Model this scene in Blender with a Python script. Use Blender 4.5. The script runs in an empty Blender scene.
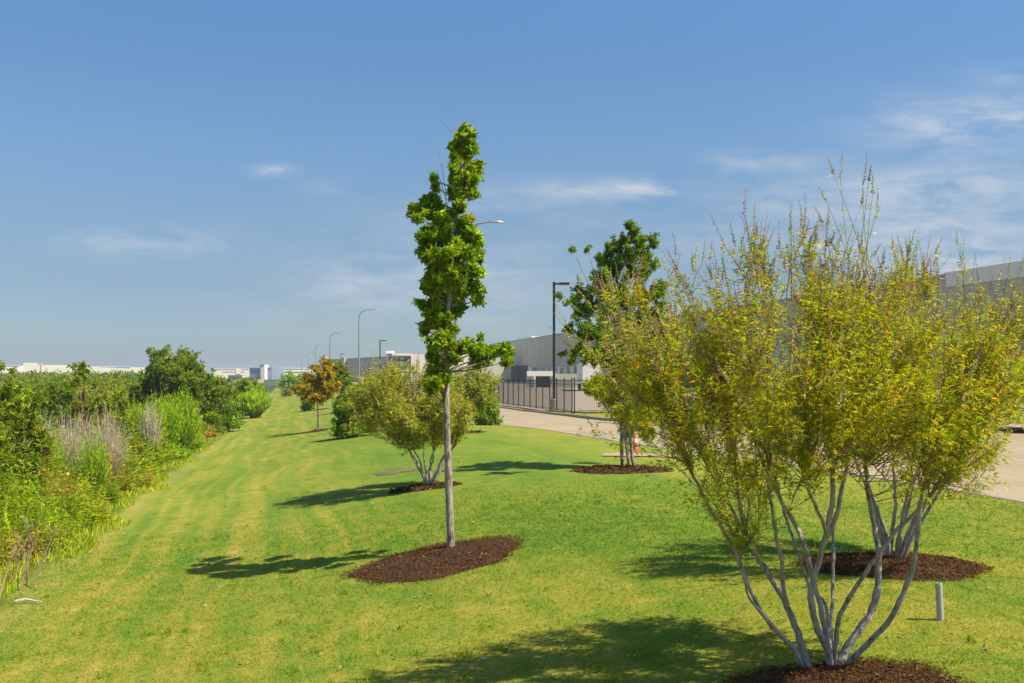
import bpy, math, random
import numpy as np
from math import radians

SEED = 7
rng = np.random.default_rng(SEED)
random.seed(SEED)
scene = bpy.context.scene
COL = scene.collection
F = 995.0; HY = 375.0; EYE = 1.7; K = 0.223     # focal length in px, horizon row, eye height, street bearing

# ------------------------------------------------------------------ terrain
def sm(t):
    t = np.clip(t, 0, 1); return t*t*(3-2*t)
def gz(x, y):
    x = np.asarray(x, float); y = np.asarray(y, float)
    c = x + K*y
    z = -0.8*sm((5-c)/8) - 0.55*sm((y-12)/55)
    z = z - 0.25*sm((-3-c)/6)
    z = z + np.minimum(0.04*np.maximum(c-14, 0), .5)*(1-sm((y-45)/60))
    z = z + 0.02*np.sin(x*.9+1.3)*np.sin(y*.6)*sm((y-2)/5)
    return z
def W(px, py, Y):
    return np.array([(px-512)/F*Y, Y, EYE+(HY-py)/F*Y])
def G(px, py):
    """ground point under a viewing direction"""
    u = (px-512)/F; v = (HY-py)/F
    lo = 1.0
    Y = 1.0
    while Y < 3000:
        if EYE+v*Y < gz(u*Y, Y): break
        lo = Y; Y *= 1.01
    hi = Y
    for _ in range(40):
        m = (lo+hi)/2
        if EYE+v*m < gz(u*m, m): hi = m
        else: lo = m
    return np.array([u*hi, hi, float(gz(u*hi, hi))])

# ------------------------------------------------------------------ materials
def newmat(name):
    m = bpy.data.materials.new(name); m.use_nodes = True
    nt = m.node_tree; nt.nodes.clear()
    out = nt.nodes.new('ShaderNodeOutputMaterial')
    return m, nt, out
def N(nt, t, **kw):
    n = nt.nodes.new(t)
    for k, v in kw.items():
        if k in n.inputs: n.inputs[k].default_value = v
        else: setattr(n, k, v)
    return n
def L(nt, a, b): nt.links.new(a, b)
def math_n(nt, op, a, b=None, c=None, clamp=False):
    n = nt.nodes.new('ShaderNodeMath'); n.operation = op; n.use_clamp = clamp
    for i, v in enumerate((a, b, c)):
        if v is None: continue
        if isinstance(v, (int, float)): n.inputs[i].default_value = v
        else: L(nt, v, n.inputs[i])
    return n.outputs[0]
def mixc(nt, f, a, b, blend='MIX'):
    n = nt.nodes.new('ShaderNodeMix'); n.data_type = 'RGBA'; n.blend_type = blend
    if isinstance(f, (int, float)): n.inputs[0].default_value = f
    else: L(nt, f, n.inputs[0])
    for i, v in ((6, a), (7, b)):
        if isinstance(v, tuple): n.inputs[i].default_value = v+(1,) if len(v) == 3 else v
        else: L(nt, v, n.inputs[i])
    return n.outputs[2]
def ramp(nt, fac, stops):
    n = nt.nodes.new('ShaderNodeValToRGB'); L(nt, fac, n.inputs[0])
    els = n.color_ramp.elements
    els[0].position = stops[0][0]; els[0].color = tuple(stops[0][1])+(1,)
    els[1].position = stops[-1][0]; els[1].color = tuple(stops[-1][1])+(1,)
    for p, c in stops[1:-1]:
        e = els.new(p); e.color = tuple(c)+(1,)
    return n.outputs[0]
def noise(nt, vec, scale, detail=3, rough=.55, dist=0):
    n = N(nt, 'ShaderNodeTexNoise', Scale=scale, Detail=detail, Roughness=rough, Distortion=dist)
    if vec is not None: L(nt, vec, n.inputs['Vector'])
    return n.outputs['Fac']
def pos(nt):
    return nt.nodes.new('ShaderNodeNewGeometry').outputs['Position']
def bump(nt, h, strength, dist):
    b = N(nt, 'ShaderNodeBump', Strength=strength, Distance=dist); L(nt, h, b.inputs['Height']); return b.outputs[0]

def simple(name, col, rough=.8, var=.12, scale=3., bmp=0., metal=0.):
    m, nt, out = newmat(name)
    p = pos(nt)
    f = noise(nt, p, scale, 5)
    g = noise(nt, p, scale*9, 3)
    f2 = math_n(nt, 'ADD', math_n(nt, 'MULTIPLY', f, .6), math_n(nt, 'MULTIPLY', g, .4))
    c = ramp(nt, f2, [(.25, [x*(1-var*1.6) for x in col]), (.75, [min(1, x*(1+var)) for x in col])])
    b = N(nt, 'ShaderNodeBsdfPrincipled', Roughness=rough, Metallic=metal)
    L(nt, c, b.inputs['Base Color'])
    if bmp: L(nt, bump(nt, g, bmp, .02), b.inputs['Normal'])
    L(nt, b.outputs[0], out.inputs[0])
    return m

def leafmat(name, trans=.35, rough=.55, gain=(1, 1, 1), spec=.3):
    m, nt, out = newmat(name)
    a = N(nt, 'ShaderNodeAttribute', attribute_name='col')
    c = mixc(nt, 1.0, a.outputs['Color'], tuple(gain), 'MULTIPLY')
    b = N(nt, 'ShaderNodeBsdfPrincipled', Roughness=rough)
    b.inputs['Specular IOR Level'].default_value = spec
    L(nt, c, b.inputs['Base Color'])
    t = N(nt, 'ShaderNodeBsdfTranslucent')
    L(nt, mixc(nt, 1.0, c, (1.25, 1.35, .55), 'MULTIPLY'), t.inputs['Color'])
    mx = N(nt, 'ShaderNodeMixShader'); mx.inputs[0].default_value = trans
    L(nt, b.outputs[0], mx.inputs[1]); L(nt, t.outputs[0], mx.inputs[2])
    L(nt, mx.outputs[0], out.inputs[0])
    return m

def grass_colour(nt):
    """lawn colour from the place on the ground (green, straw, mowing lanes)"""
    p = pos(nt)
    s = N(nt, 'ShaderNodeSeparateXYZ'); L(nt, p, s.inputs[0])
    x, y = s.outputs[0], s.outputs[1]
    c = math_n(nt, 'ADD', x, math_n(nt, 'MULTIPLY', y, K))
    cw = math_n(nt, 'ADD', c, math_n(nt, 'MULTIPLY', math_n(nt, 'SUBTRACT', noise(nt, p, .12, 2), .5), 1.6))
    cv = N(nt, 'ShaderNodeCombineXYZ')
    L(nt, math_n(nt, 'MULTIPLY', cw, 3.6), cv.inputs[0]); L(nt, math_n(nt, 'MULTIPLY', y, .10), cv.inputs[1])
    lanes = noise(nt, cv.outputs[0], 1.0, 3, .6)
    pv = N(nt, 'ShaderNodeCombineXYZ')
    L(nt, c, pv.inputs[0]); L(nt, math_n(nt, 'MULTIPLY', y, .42), pv.inputs[1])
    patch = noise(nt, pv.outputs[0], .75, 4, .6, .4)
    fine = noise(nt, p, 3.2, 4, .65)
    speck = noise(nt, p, 16, 3, .7)
    left = math_n(nt, 'MULTIPLY', math_n(nt, 'SUBTRACT', 2.6, c), .45, clamp=True)
    near = math_n(nt, 'MAXIMUM', math_n(nt, 'MULTIPLY', math_n(nt, 'SUBTRACT', 11.0, y), .40, clamp=True), math_n(nt, 'MULTIPLY', math_n(nt, 'SUBTRACT', c, 5.2), .5, clamp=True))
    far = math_n(nt, 'MULTIPLY', math_n(nt, 'SUBTRACT', y, 24.0), .03, clamp=True)
    bias = math_n(nt, 'MAXIMUM', math_n(nt, 'MAXIMUM', math_n(nt, 'MULTIPLY', left, .75), near), math_n(nt, 'MULTIPLY', far, .85))
    # lanes of the mower on the swath
    l1 = math_n(nt, 'MULTIPLY', math_n(nt, 'SUBTRACT', lanes, .5), math_n(nt, 'ADD', .3, math_n(nt, 'MULTIPLY', left, .75)))
    v = math_n(nt, 'ADD', math_n(nt, 'MULTIPLY', patch, .85), math_n(nt, 'MULTIPLY', fine, .85))
    v = math_n(nt, 'ADD', v, math_n(nt, 'MULTIPLY', math_n(nt, 'SUBTRACT', speck, .30), .50))
    v = math_n(nt, 'SUBTRACT', math_n(nt, 'ADD', v, l1), .08)
    v = math_n(nt, 'ADD', v, math_n(nt, 'MULTIPLY', bias, .20))
    # two worn wheel lines down the swath
    cl_ = math_n(nt, 'ADD', c, math_n(nt, 'MULTIPLY', math_n(nt, 'SUBTRACT', noise(nt, p, .10, 1), .5), .9))
    for cc, amp in ((-.75, .11), (-1.35, -.04), (-2.0, .08), (.1, -.04), (.7, .05)):
        d = math_n(nt, 'ABSOLUTE', math_n(nt, 'SUBTRACT', cl_, cc))
        k = math_n(nt, 'SUBTRACT', 1.0, math_n(nt, 'MULTIPLY', d, 3.4), clamp=True)
        v = math_n(nt, 'ADD', v, math_n(nt, 'MULTIPLY', k, amp))
    col = ramp(nt, math_n(nt, 'MULTIPLY', v, .5),
               [(.30, (.085, .165, .010)), (.42, (.132, .212, .013)), (.50, (.190, .240, .018)), (.60, (.285, .27, .028)), (.72, (.42, .33, .065))])
    return p, c, col, fine, speck

def lawn_material():
    m, nt, out = newmat('lawn_ground')
    p, c, col, fine, speck = grass_colour(nt)
    col = mixc(nt, .15, col, (.10, .10, .02))
    # scrub floor left of the mown edge, with a straw seam between
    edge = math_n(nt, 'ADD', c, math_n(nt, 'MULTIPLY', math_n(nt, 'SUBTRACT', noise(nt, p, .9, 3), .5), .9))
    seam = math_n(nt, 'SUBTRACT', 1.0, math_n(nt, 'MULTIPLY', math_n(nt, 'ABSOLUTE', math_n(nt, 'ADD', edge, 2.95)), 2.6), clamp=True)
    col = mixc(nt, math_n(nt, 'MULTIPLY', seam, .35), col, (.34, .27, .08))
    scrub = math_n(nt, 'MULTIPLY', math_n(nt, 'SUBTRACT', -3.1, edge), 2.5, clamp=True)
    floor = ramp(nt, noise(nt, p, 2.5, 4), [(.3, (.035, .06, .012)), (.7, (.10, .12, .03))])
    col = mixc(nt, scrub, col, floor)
    b = N(nt, 'ShaderNodeBsdfPrincipled', Roughness=.9)
    b.inputs['Specular IOR Level'].default_value = .15
    L(nt, col, b.inputs['Base Color'])
    h = math_n(nt, 'ADD', fine, math_n(nt, 'MULTIPLY', noise(nt, p, 45, 2), .6))
    L(nt, bump(nt, h, .4, .04), b.inputs['Normal'])
    L(nt, b.outputs[0], out.inputs[0])
    return m
def blade_material():
    m, nt, out = newmat('grass_blades')
    p, c, col, fine, speck = grass_colour(nt)
    a = N(nt, 'ShaderNodeAttribute', attribute_name='col')
    col = mixc(nt, 1.0, col, a.outputs['Color'], 'MULTIPLY')
    d = N(nt, 'ShaderNodeBsdfDiffuse'); L(nt, col, d.inputs[0])
    t = N(nt, 'ShaderNodeBsdfTranslucent'); L(nt, col, t.inputs[0])
    mx = N(nt, 'ShaderNodeMixShader'); mx.inputs[0].default_value = .5
    L(nt, d.outputs[0], mx.inputs[1]); L(nt, t.outputs[0], mx.inputs[2])
    L(nt, mx.outputs[0], out.inputs[0])
    return m

M = {}
M['lawn'] = lawn_material()
M['blade'] = blade_material()
M['leaf'] = leafmat('leaves', trans=.46, gain=(2.2, 1.8, .6))
M['leaf_thin'] = leafmat('thin_leaves', trans=.45, rough=.6, spec=.2, gain=(3.2, 2.7, .6))
M['dry'] = leafmat('dry_stalks', trans=.1, rough=.9, spec=.1)
def bark_material(name, lo, hi, sc):
    m, nt, out = newmat(name)
    p = pos(nt)
    mp = N(nt, 'ShaderNodeMapping'); mp.inputs['Scale'].default_value = (1, 1, .28)
    L(nt, p, mp.inputs[0])
    f = noise(nt, mp.outputs[0], sc, 5, .65)
    g = noise(nt, mp.outputs[0], sc*3.2, 3, .6)
    v = math_n(nt, 'ADD', math_n(nt, 'MULTIPLY', f, .65), math_n(nt, 'MULTIPLY', g, .35))
    c = ramp(nt, v, [(.40, lo), (.47, [a_*.5+b_*.5 for a_, b_ in zip(lo, hi)]), (.50, [a_*.25+b_*.75 for a_, b_ in zip(lo, hi)]), (.62, hi)])
    b = N(nt, 'ShaderNodeBsdfPrincipled', Roughness=.85)
    b.inputs['Specular IOR Level'].default_value = .2
    L(nt, c, b.inputs['Base Color'])
    L(nt, bump(nt, v, 1.0, .03), b.inputs['Normal'])
    L(nt, b.outputs[0], out.inputs[0])
    return m
M['bark'] = bark_material('grey_brown_bark', (.11, .075, .048), (.50, .41, .31), 20)
M['stem'] = bark_material('pale_grey_stem_bark', (.19, .15, .115), (.50, .42, .35), 26)
M['twig'] = bark_material('brown_twig_bark', (.17, .105, .05), (.36, .25, .13), 30)
M['mulch'] = simple('mulch_soil', (.08, .034, .007), .95, .5, 14, .9)
M['chip'] = leafmat('mulch_chips', trans=0, rough=.9, spec=.1)
def road_material():
    m, nt, out = newmat('tan_concrete')
    p = pos(nt); sx = N(nt, 'ShaderNodeSeparateXYZ'); L(nt, p, sx.inputs[0])
    c = math_n(nt, 'ADD', sx.outputs[0], math_n(nt, 'MULTIPLY', sx.outputs[1], K)); a = math_n(nt, 'SUBTRACT', sx.outputs[1], math_n(nt, 'MULTIPLY', sx.outputs[0], K))
    v = math_n(nt, 'ADD', math_n(nt, 'MULTIPLY', noise(nt, p, .22, 5, .6), .6), math_n(nt, 'MULTIPLY', noise(nt, p, 3, 5, .7), .4))
    col = ramp(nt, v, [(.3, (.29, .215, .115)), (.5, (.35, .258, .138)), (.7, (.40, .30, .165))])
    cv = N(nt, 'ShaderNodeCombineXYZ'); L(nt, math_n(nt, 'MULTIPLY', c, 1.4), cv.inputs[0]); L(nt, math_n(nt, 'MULTIPLY', a, .12), cv.inputs[1])
    col = mixc(nt, math_n(nt, 'MULTIPLY', math_n(nt, 'SUBTRACT', noise(nt, cv.outputs[0], 1.2, 4, .6), .5), 1.3, clamp=True), col, (.20, .155, .09))
    for w_, per, wd in ((a, 4.6, .022), (c, 3.7, .022)):
        f = math_n(nt, 'FRACT', math_n(nt, 'DIVIDE', w_, per)); d = math_n(nt, 'ABSOLUTE', math_n(nt, 'SUBTRACT', f, .5))
        j = math_n(nt, 'GREATER_THAN', d, .5-wd/per); col = mixc(nt, math_n(nt, 'MULTIPLY', j, .7), col, (.12, .09, .055))
    b = N(nt, 'ShaderNodeBsdfPrincipled', Roughness=.85); L(nt, col, b.inputs['Base Color']); L(nt, b.outputs[0], out.inputs[0])
    return m
M['concrete'] = road_material()
M['kerb'] = simple('kerb_concrete', (.34, .27, .18), .85, .12, 1.5, .1)
M['pad'] = simple('grey_concrete_pad', (.34, .30, .23), .85, .08, 2, .1)
M['court'] = simple('truck_court_concrete', (.33, .25, .155), .85, .10, .05)
M['black_metal'] = simple('black_painted_metal', (.018, .02, .022), .45, .1, 5, 0, .2)
M['galv'] = simple('galvanised_metal', (.30, .31, .31), .55, .1, 5, 0, .3)
M['tube'] = simple('grey_plastic_tube', (.40, .42, .38), .5, .12, 30)
M['hole'] = simple('dark_inside', (.01, .01, .01), .9, .1)
M['wall_grey'] = simple('grey_precast_wall', (.47, .44, .31), .85, .05, .03)
M['wall_cream'] = simple('cream_precast_wall', (.66, .59, .44), .85, .05, .03)
M['white'] = simple('white_panel', (.78, .74, .64), .7, .04, .05)
M['glass'] = simple('dark_window_glass', (.03, .045, .065), .12, .1, .2)
M['bluegrey'] = simple('blue_grey_cladding', (.22, .26, .33), .7, .05, .03)
M['roofgreen'] = simple('green_metal_roof', (.06, .19, .14), .6, .05, .03)
M['terracotta'] = simple('terracotta_roof', (.48, .24, .15), .8, .08, .05)
M['tan'] = simple('tan_wall', (.50, .36, .22), .8, .06, .03)
M['darkfence'] = simple('dark_board', (.05, .06, .075), .8, .1, .3)
M['orange'] = simple('orange_plastic', (.75, .16, .06), .5, .06, 8)
M['paver'] = simple('pinkish_ramp', (.50, .27, .22), .8, .1, 2)
M['soil'] = simple('bare_soil', (.17, .115, .06), .95, .25, 5, .5)
M['litter'] = simple('pale_wood', (.60, .55, .44), .8, .15, 12)
M['blueplastic'] = simple('blue_wrapper', (.35, .5, .7), .4, .1, 12)
M['tyre'] = simple('tyre_rubber', (.02, .02, .02), .8, .1)

# ------------------------------------------------------------------ mesh building
class Geo:
    def __init__(s): s.v = []; s.f = []; s.c = []; s.n = 0     # f: (array of faces with k corners)
    def add(s, v, f, c=None):
        v = np.asarray(v, np.float32).reshape(-1, 3); f = np.asarray(f, np.int64)
        s.v.append(v); s.f.append(f+s.n)
        if c is None: c = np.ones((len(v), 3))
        c = np.asarray(c, np.float32)
        if c.ndim == 1: c = np.tile(c, (len(v), 1))
        s.c.append(c); s.n += len(v)
    def box(s, x0, x1, y0, y1, z0, z1, rot=0, org=(0, 0, 0), bev=0):
        if bev:
            b = bev
            v = []
            for z, i in ((z0, b), (z0+b, 0), (z1-b, 0), (z1, b)):
                v += [(x0+i, y0+i, z), (x1-i, y0+i, z), (x1-i, y1-i, z), (x0+i, y1-i, z)]
            f = [(3, 2, 1, 0), (12, 13, 14, 15)]
            for k in range(3):
                for j in range(4):
                    f.append((k*4+j, k*4+(j+1) % 4, k*4+4+(j+1) % 4, k*4+4+j))
        else:
            v = [(x0, y0, z0), (x1, y0, z0), (x1, y1, z0), (x0, y1, z0), (x0, y0, z1), (x1, y0, z1), (x1, y1, z1), (x0, y1, z1)]
            f = [(3, 2, 1, 0), (4, 5, 6, 7), (0, 1, 5, 4), (1, 2, 6, 5), (2, 3, 7, 6), (3, 0, 4, 7)]
        v = np.array(v, float)
        if rot:
            c_, s_ = math.cos(rot), math.sin(rot)
            v = np.c_[v[:, 0]*c_-v[:, 1]*s_, v[:, 0]*s_+v[:, 1]*c_, v[:, 2]]
        s.add(v+np.array(org), f)
    def tubes(s, P, R, sides=6, col=None, cap=True, knob=0):
        """P [n,k,3], R [n,k]"""
        P = np.asarray(P, float); R = np.asarray(R, float)
        if P.ndim == 2: P = P[None]; R = R[None]
        n, k, _ = P.shape
        T = np.gradient(P, axis=1); T /= np.linalg.norm(T, axis=2, keepdims=True)+1e-9
        ref = np.tile(np.array([.31, .95, .05]), (n, k, 1))
        U = np.cross(T, ref); bad = np.linalg.norm(U, axis=2) < .15
        U[bad] = np.cross(T[bad], np.array([1., 0, 0]))
        U /= np.linalg.norm(U, axis=2, keepdims=True)+1e-9
        V = np.cross(T, U)
        a = np.linspace(0, 2*np.pi, sides, endpoint=False)
        RR = R[:, :, None]*np.ones(sides)
        if knob: RR = RR*(1+knob*rng.normal(size=RR.shape))
        ring = P[:, :, None]+RR[..., None]*(np.cos(a)[None, None, :, None]*U[:, :, None]+np.sin(a)[None, None, :, None]*V[:, :, None])
        v = ring.reshape(-1, 3)
        i = np.arange(n)[:, None, None]*k*sides; j = np.arange(k-1)[None, :, None]*sides; q = np.arange(sides)[None, None, :]
        q2 = (q+1) % sides
        f = np.stack([i+j+q, i+j+q2, i+j+sides+q2, i+j+sides+q], -1).reshape(-1, 4)
        if col is not None:
            col = np.asarray(col, float)
            col = np.tile(col, (len(v), 1)) if col.ndim == 1 else np.repeat(col, k*sides, 0)
        s.add(v, f, col)
        if cap:
            base = s.n-len(v)
            ends = (np.arange(n)[:, None]*k*sides+(k-1)*sides+np.arange(sides)[None])
            s.f.append(ends+base)
            st = (np.arange(n)[:, None]*k*sides+np.arange(sides)[None][:, ::-1])
            s.f.append(st+base)
    def leaves(s, P, D, Nn, Ln, Wd, col, fold=.25, hexa=True, droop=.15):
        """thin folded leaves: base P, direction D, normal hint Nn"""
        n = len(P)
        if n == 0: return
        D = D/(np.linalg.norm(D, axis=1, keepdims=True)+1e-9)
        S = np.cross(D, Nn); S /= np.linalg.norm(S, axis=1, keepdims=True)+1e-9
        U = np.cross(S, D)
        Ln = np.broadcast_to(Ln, n)[:, None]; Wd = np.broadcast_to(Wd, n)[:, None]
        if hexa:
            tip = P+D*Ln-U*Ln*droop
            a1 = P+D*Ln*.30; a2 = P+D*Ln*.68-U*Ln*droop*.4
            up = U*Wd*fold
            v = np.stack([P, a1-S*Wd*.5+up, a2-S*Wd*.42+up, tip, a2+S*Wd*.42+up, a1+S*Wd*.5+up], 1).reshape(-1, 3)
            o = np.arange(n)[:, None]*6
            f = np.concatenate([o+np.array([0, 1, 2, 3]), o+np.array([0, 3, 4, 5])])
            s.add(v, f, np.repeat(col, 6, 0))
        else:
            m = P+D*Ln*.45
            v = np.stack([P, m-S*Wd*.5, P+D*Ln-U*Ln*droop, m+S*Wd*.5], 1).reshape(-1, 3)
            o = np.arange(n)[:, None]*4
            s.add(v, o+np.array([0, 1, 2, 3]), np.repeat(col, 4, 0))
    def build(s, name, mat, parent=None, smooth=False):
        me = bpy.data.meshes.new(name)
        v = np.concatenate(s.v); c = np.concatenate(s.c)
        loops = np.concatenate([f.ravel() for f in s.f])
        tot = np.concatenate([np.full(len(f), f.shape[1]) for f in s.f])
        start = np.concatenate([[0], np.cumsum(tot)[:-1]])
        org = np.zeros(3)
        me.vertices.add(len(v)); me.vertices.foreach_set('co', (v-org).astype(np.float32).ravel())
        me.loops.add(len(loops)); me.loops.foreach_set('vertex_index', loops.astype(np.int32))
        me.polygons.add(len(tot)); me.polygons.foreach_set('loop_start', start.astype(np.int32))
        try: me.polygons.foreach_set('loop_total', tot.astype(np.int32))
        except Exception: pass
        me.polygons.foreach_set('use_smooth', np.full(len(tot), bool(smooth)))
        me.update(calc_edges=True)
        a = me.color_attributes.new('col', 'FLOAT_COLOR', 'POINT')
        a.data.foreach_set('color', np.c_[c, np.ones(len(c))].astype(np.float32).ravel())
        me.materials.append(mat)
        o = bpy.data.objects.new(name, me); COL.objects.link(o)
        if parent is not None:
            o.parent = parent
            o.matrix_parent_inverse = parent_inv(parent)
        return o
from mathutils import Matrix
def parent_inv(p):
    m = Matrix.Translation(p.location)
    return m.inverted()
def empty(name, loc=(0, 0, 0)):
    o = bpy.data.objects.new(name, None); o.location = [float(a) for a in loc]; o.empty_display_size = .2
    COL.objects.link(o); return o
def tag(o, label=None, cat=None, group=None, kind=None):
    if label: o['label'] = label
    if cat: o['category'] = cat
    if group: o['group'] = group
    if kind: o['kind'] = kind
    return o
def sub(g, name, mat, part, smooth=False):
    """a sub-part: its parent is a mesh part that sits at the world origin of its thing"""
    o = g.build(name, mat, None, smooth)
    o.parent = part
    root = part.parent
    o.matrix_parent_inverse = Matrix.Identity(4)
    return o

def randdir(n):
    v = rng.normal(size=(n, 3)); return v/np.linalg.norm(v, axis=1, keepdims=True)
def palette(n, cols, wts, jit=.18):
    cols = np.array(cols, float); w = np.array(wts, float); w /= w.sum()
    i = rng.choice(len(cols), n, p=w)
    c = cols[i]*(1+rng.normal(size=(n, 1))*jit)*(1+rng.normal(size=(n, 3))*.06)
    return np.clip(c, .004, .9)
GREEN = [(.055, .125, .012), (.085, .17, .015), (.13, .22, .02), (.03, .075, .012)]

# ------------------------------------------------------------------ ground
def build_ground():
    ys = np.concatenate([[-40, -20, -8, -3], np.arange(0, 40, .5), np.arange(40, 90, 1.5), np.arange(90, 300, 10), np.geomspace(300, 4500, 22)])
    cs = np.concatenate([-np.geomspace(3500, 62, 16), np.arange(-60, -12, 3), np.arange(-12, 14, .4), np.arange(14, 80, 2.), np.geomspace(82, 3500, 18)])
    Yg, Cg = np.meshgrid(ys, cs, indexing='ij')
    X = Cg-K*np.clip(Yg, -50, 600)
    Z = gz(X, Yg)
    g = Geo(); n, m = Yg.shape
    idx = np.arange(n*m).reshape(n, m)
    f = np.stack([idx[:-1, :-1], idx[:-1, 1:], idx[1:, 1:], idx[1:, :-1]], -1).reshape(-1, 4)
    g.add(np.stack([X, Yg, Z], -1).reshape(-1, 3), f)
    o = g.build('lawn', M['lawn'], smooth=True)
    tag(o, 'mown sloping grass lawn striped by mower passes', 'lawn', kind='structure')
build_ground()

def sheet(name, Lo, Up, mat, dz, nu=60, nv=14, label=None, cat=None):
    """strip between two polylines, draped on the ground"""
    def res(Q, n):
        Q = np.array(Q, float); d = np.r_[0, np.cumsum(np.linalg.norm(np.diff(Q, axis=0), axis=1))]
        t = np.linspace(0, d[-1], n)
        return np.c_[np.interp(t, d, Q[:, 0]), np.interp(t, d, Q[:, 1])]
    A = res(Lo, nu); B = res(Up, nu)
    t = np.linspace(0, 1, nv)[None, :, None]
    Pq = A[:, None]*(1-t)+B[:, None]*t
    Z = gz(Pq[..., 0], Pq[..., 1])+dz+(.06*sm((Pq[..., 1]-38)/30) if name == 'road' else 0)
    g = Geo(); idx = np.arange(nu*nv).reshape(nu, nv)
    f = np.stack([idx[:-1, :-1], idx[:-1, 1:], idx[1:, 1:], idx[1:, :-1]], -1).reshape(-1, 4)
    g.add(np.concatenate([Pq, Z[..., None]], -1).reshape(-1, 3), f)
    o = g.build(name, mat, smooth=True)
    tag(o, label, cat, kind='structure'); return A, B
def kerb(name, Q, w, h, label):
    Q = np.array(Q, float)
    d = np.gradient(Q, axis=0); d /= np.linalg.norm(d, axis=1, keepdims=True)
    nrm = np.c_[-d[:, 1], d[:, 0]]
    g = Geo(); n = len(Q); v = []
    for q, nn in zip(Q, nrm):
        z = float(gz(q[0], q[1]))
        a = q-nn*w/2; b = q+nn*w/2
        v += [(a[0], a[1], z-.1), (a[0], a[1], z+h-.02), (a[0]+nn[0]*.02, a[1]+nn[1]*.02, z+h),
              (b[0]-nn[0]*.02, b[1]-nn[1]*.02, z+h), (b[0], b[1], z+h-.02), (b[0], b[1], z-.1)]
    f = []
    for i in range(n-1):
        for j in range(5): f.append((i*6+j, i*6+6+j, i*6+7+j, i*6+j+1))
    g.add(v, f)
    tag(g.build(name, M['kerb']), label, 'kerb', kind='structure')
# road: near edge and far edge (ground metres)
near_px = [(1140, 527), (1024, 503), (985, 493), (900, 482), (850, 474), (740, 457), (625, 443), (560, 432), (510, 426), (480, 423), (455, 415)]
far_px = [(1140, 436), (1024, 431), (860, 428), (740, 425), (600, 421), (560, 416), (520, 411.5), (490, 407.5), (470, 403)]
NE = [G(*p)[:2] for p in near_px]; FE = [G(*p)[:2] for p in far_px]
# both carry on along the street
def along(c, ys): return [np.array([c-K*y, y]) for y in ys]
NE = [NE[0]+(NE[0]-NE[1])*k for k in (8., 4., 1.5)]+NE; FE = [FE[0]+(FE[0]-FE[1])*k for k in (5., 2.5, 1.)]+FE
NE += along(8.6, [70, 110, 200, 400]); FE += along(15.0, [110, 150, 260, 500])
A, B = sheet('road', NE, FE, M['concrete'], .014, 160, 24, 'tan concrete road and driveway beyond the lawn', 'road')
kerb('near_kerb', A, .12, .018, 'low concrete kerb along the lawn side of the road')
kerb('far_kerb', B, .16, .16, 'concrete kerb along the fence side of the road')
sheet('footpath', [G(604, 453.7)[:2], G(650, 453.7)[:2], G(694, 455)[:2]], [G(602, 456.6)[:2], G(648, 457.0)[:2], G(692, 458.6)[:2]], M['concrete'], .02, 20, 4,
      'narrow pale concrete slab in the lawn behind the three stemmed tree', 'slab')
sheet('ramp', [G(1000, 433.2)[:2], G(1060, 435.2)[:2]], [G(1000, 430.5)[:2], G(1060, 432.0)[:2]], M['paver'], .18, 12, 4, 'pink textured kerb ramp at the road edge', 'ramp')
# truck court beyond the fence up to the warehouse
sheet('truck_court', [(19.5, 41.5), (4.0, 55.2), (2.5, 56.5)]+along(15.3, [72, 110, 200, 330]), [(62, 40), (58, 60)]+along(73, [110, 160, 250, 340]), M['court'], .06, 60, 30,
      'concrete truck court between fence and warehouse', 'yard')
# bare soil patch
def soil_patch():
    c = G(395, 472.5); g = Geo(); n = 26
    v = [(c[0], c[1], float(gz(c[0], c[1]))+.05)]
    for i in range(n):
        a = i/n*2*math.pi; r = (.34+.09*math.sin(a*3+1)+.06*math.sin(a*7)+rng.normal()*.03)
        x, y = c[0]+r*1.25*math.cos(a), c[1]+r*.9*math.sin(a)
        v.append((x, y, float(gz(x, y))+.008))
    g.add(v, [(0, i+1, (i+1) % n+1) for i in range(n)])
    tag(g.build('soil_patch', M['soil']), 'small bare brown soil patch in the lawn beside the pale stemmed shrub', 'soil patch', kind='structure')
soil_patch()

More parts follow.
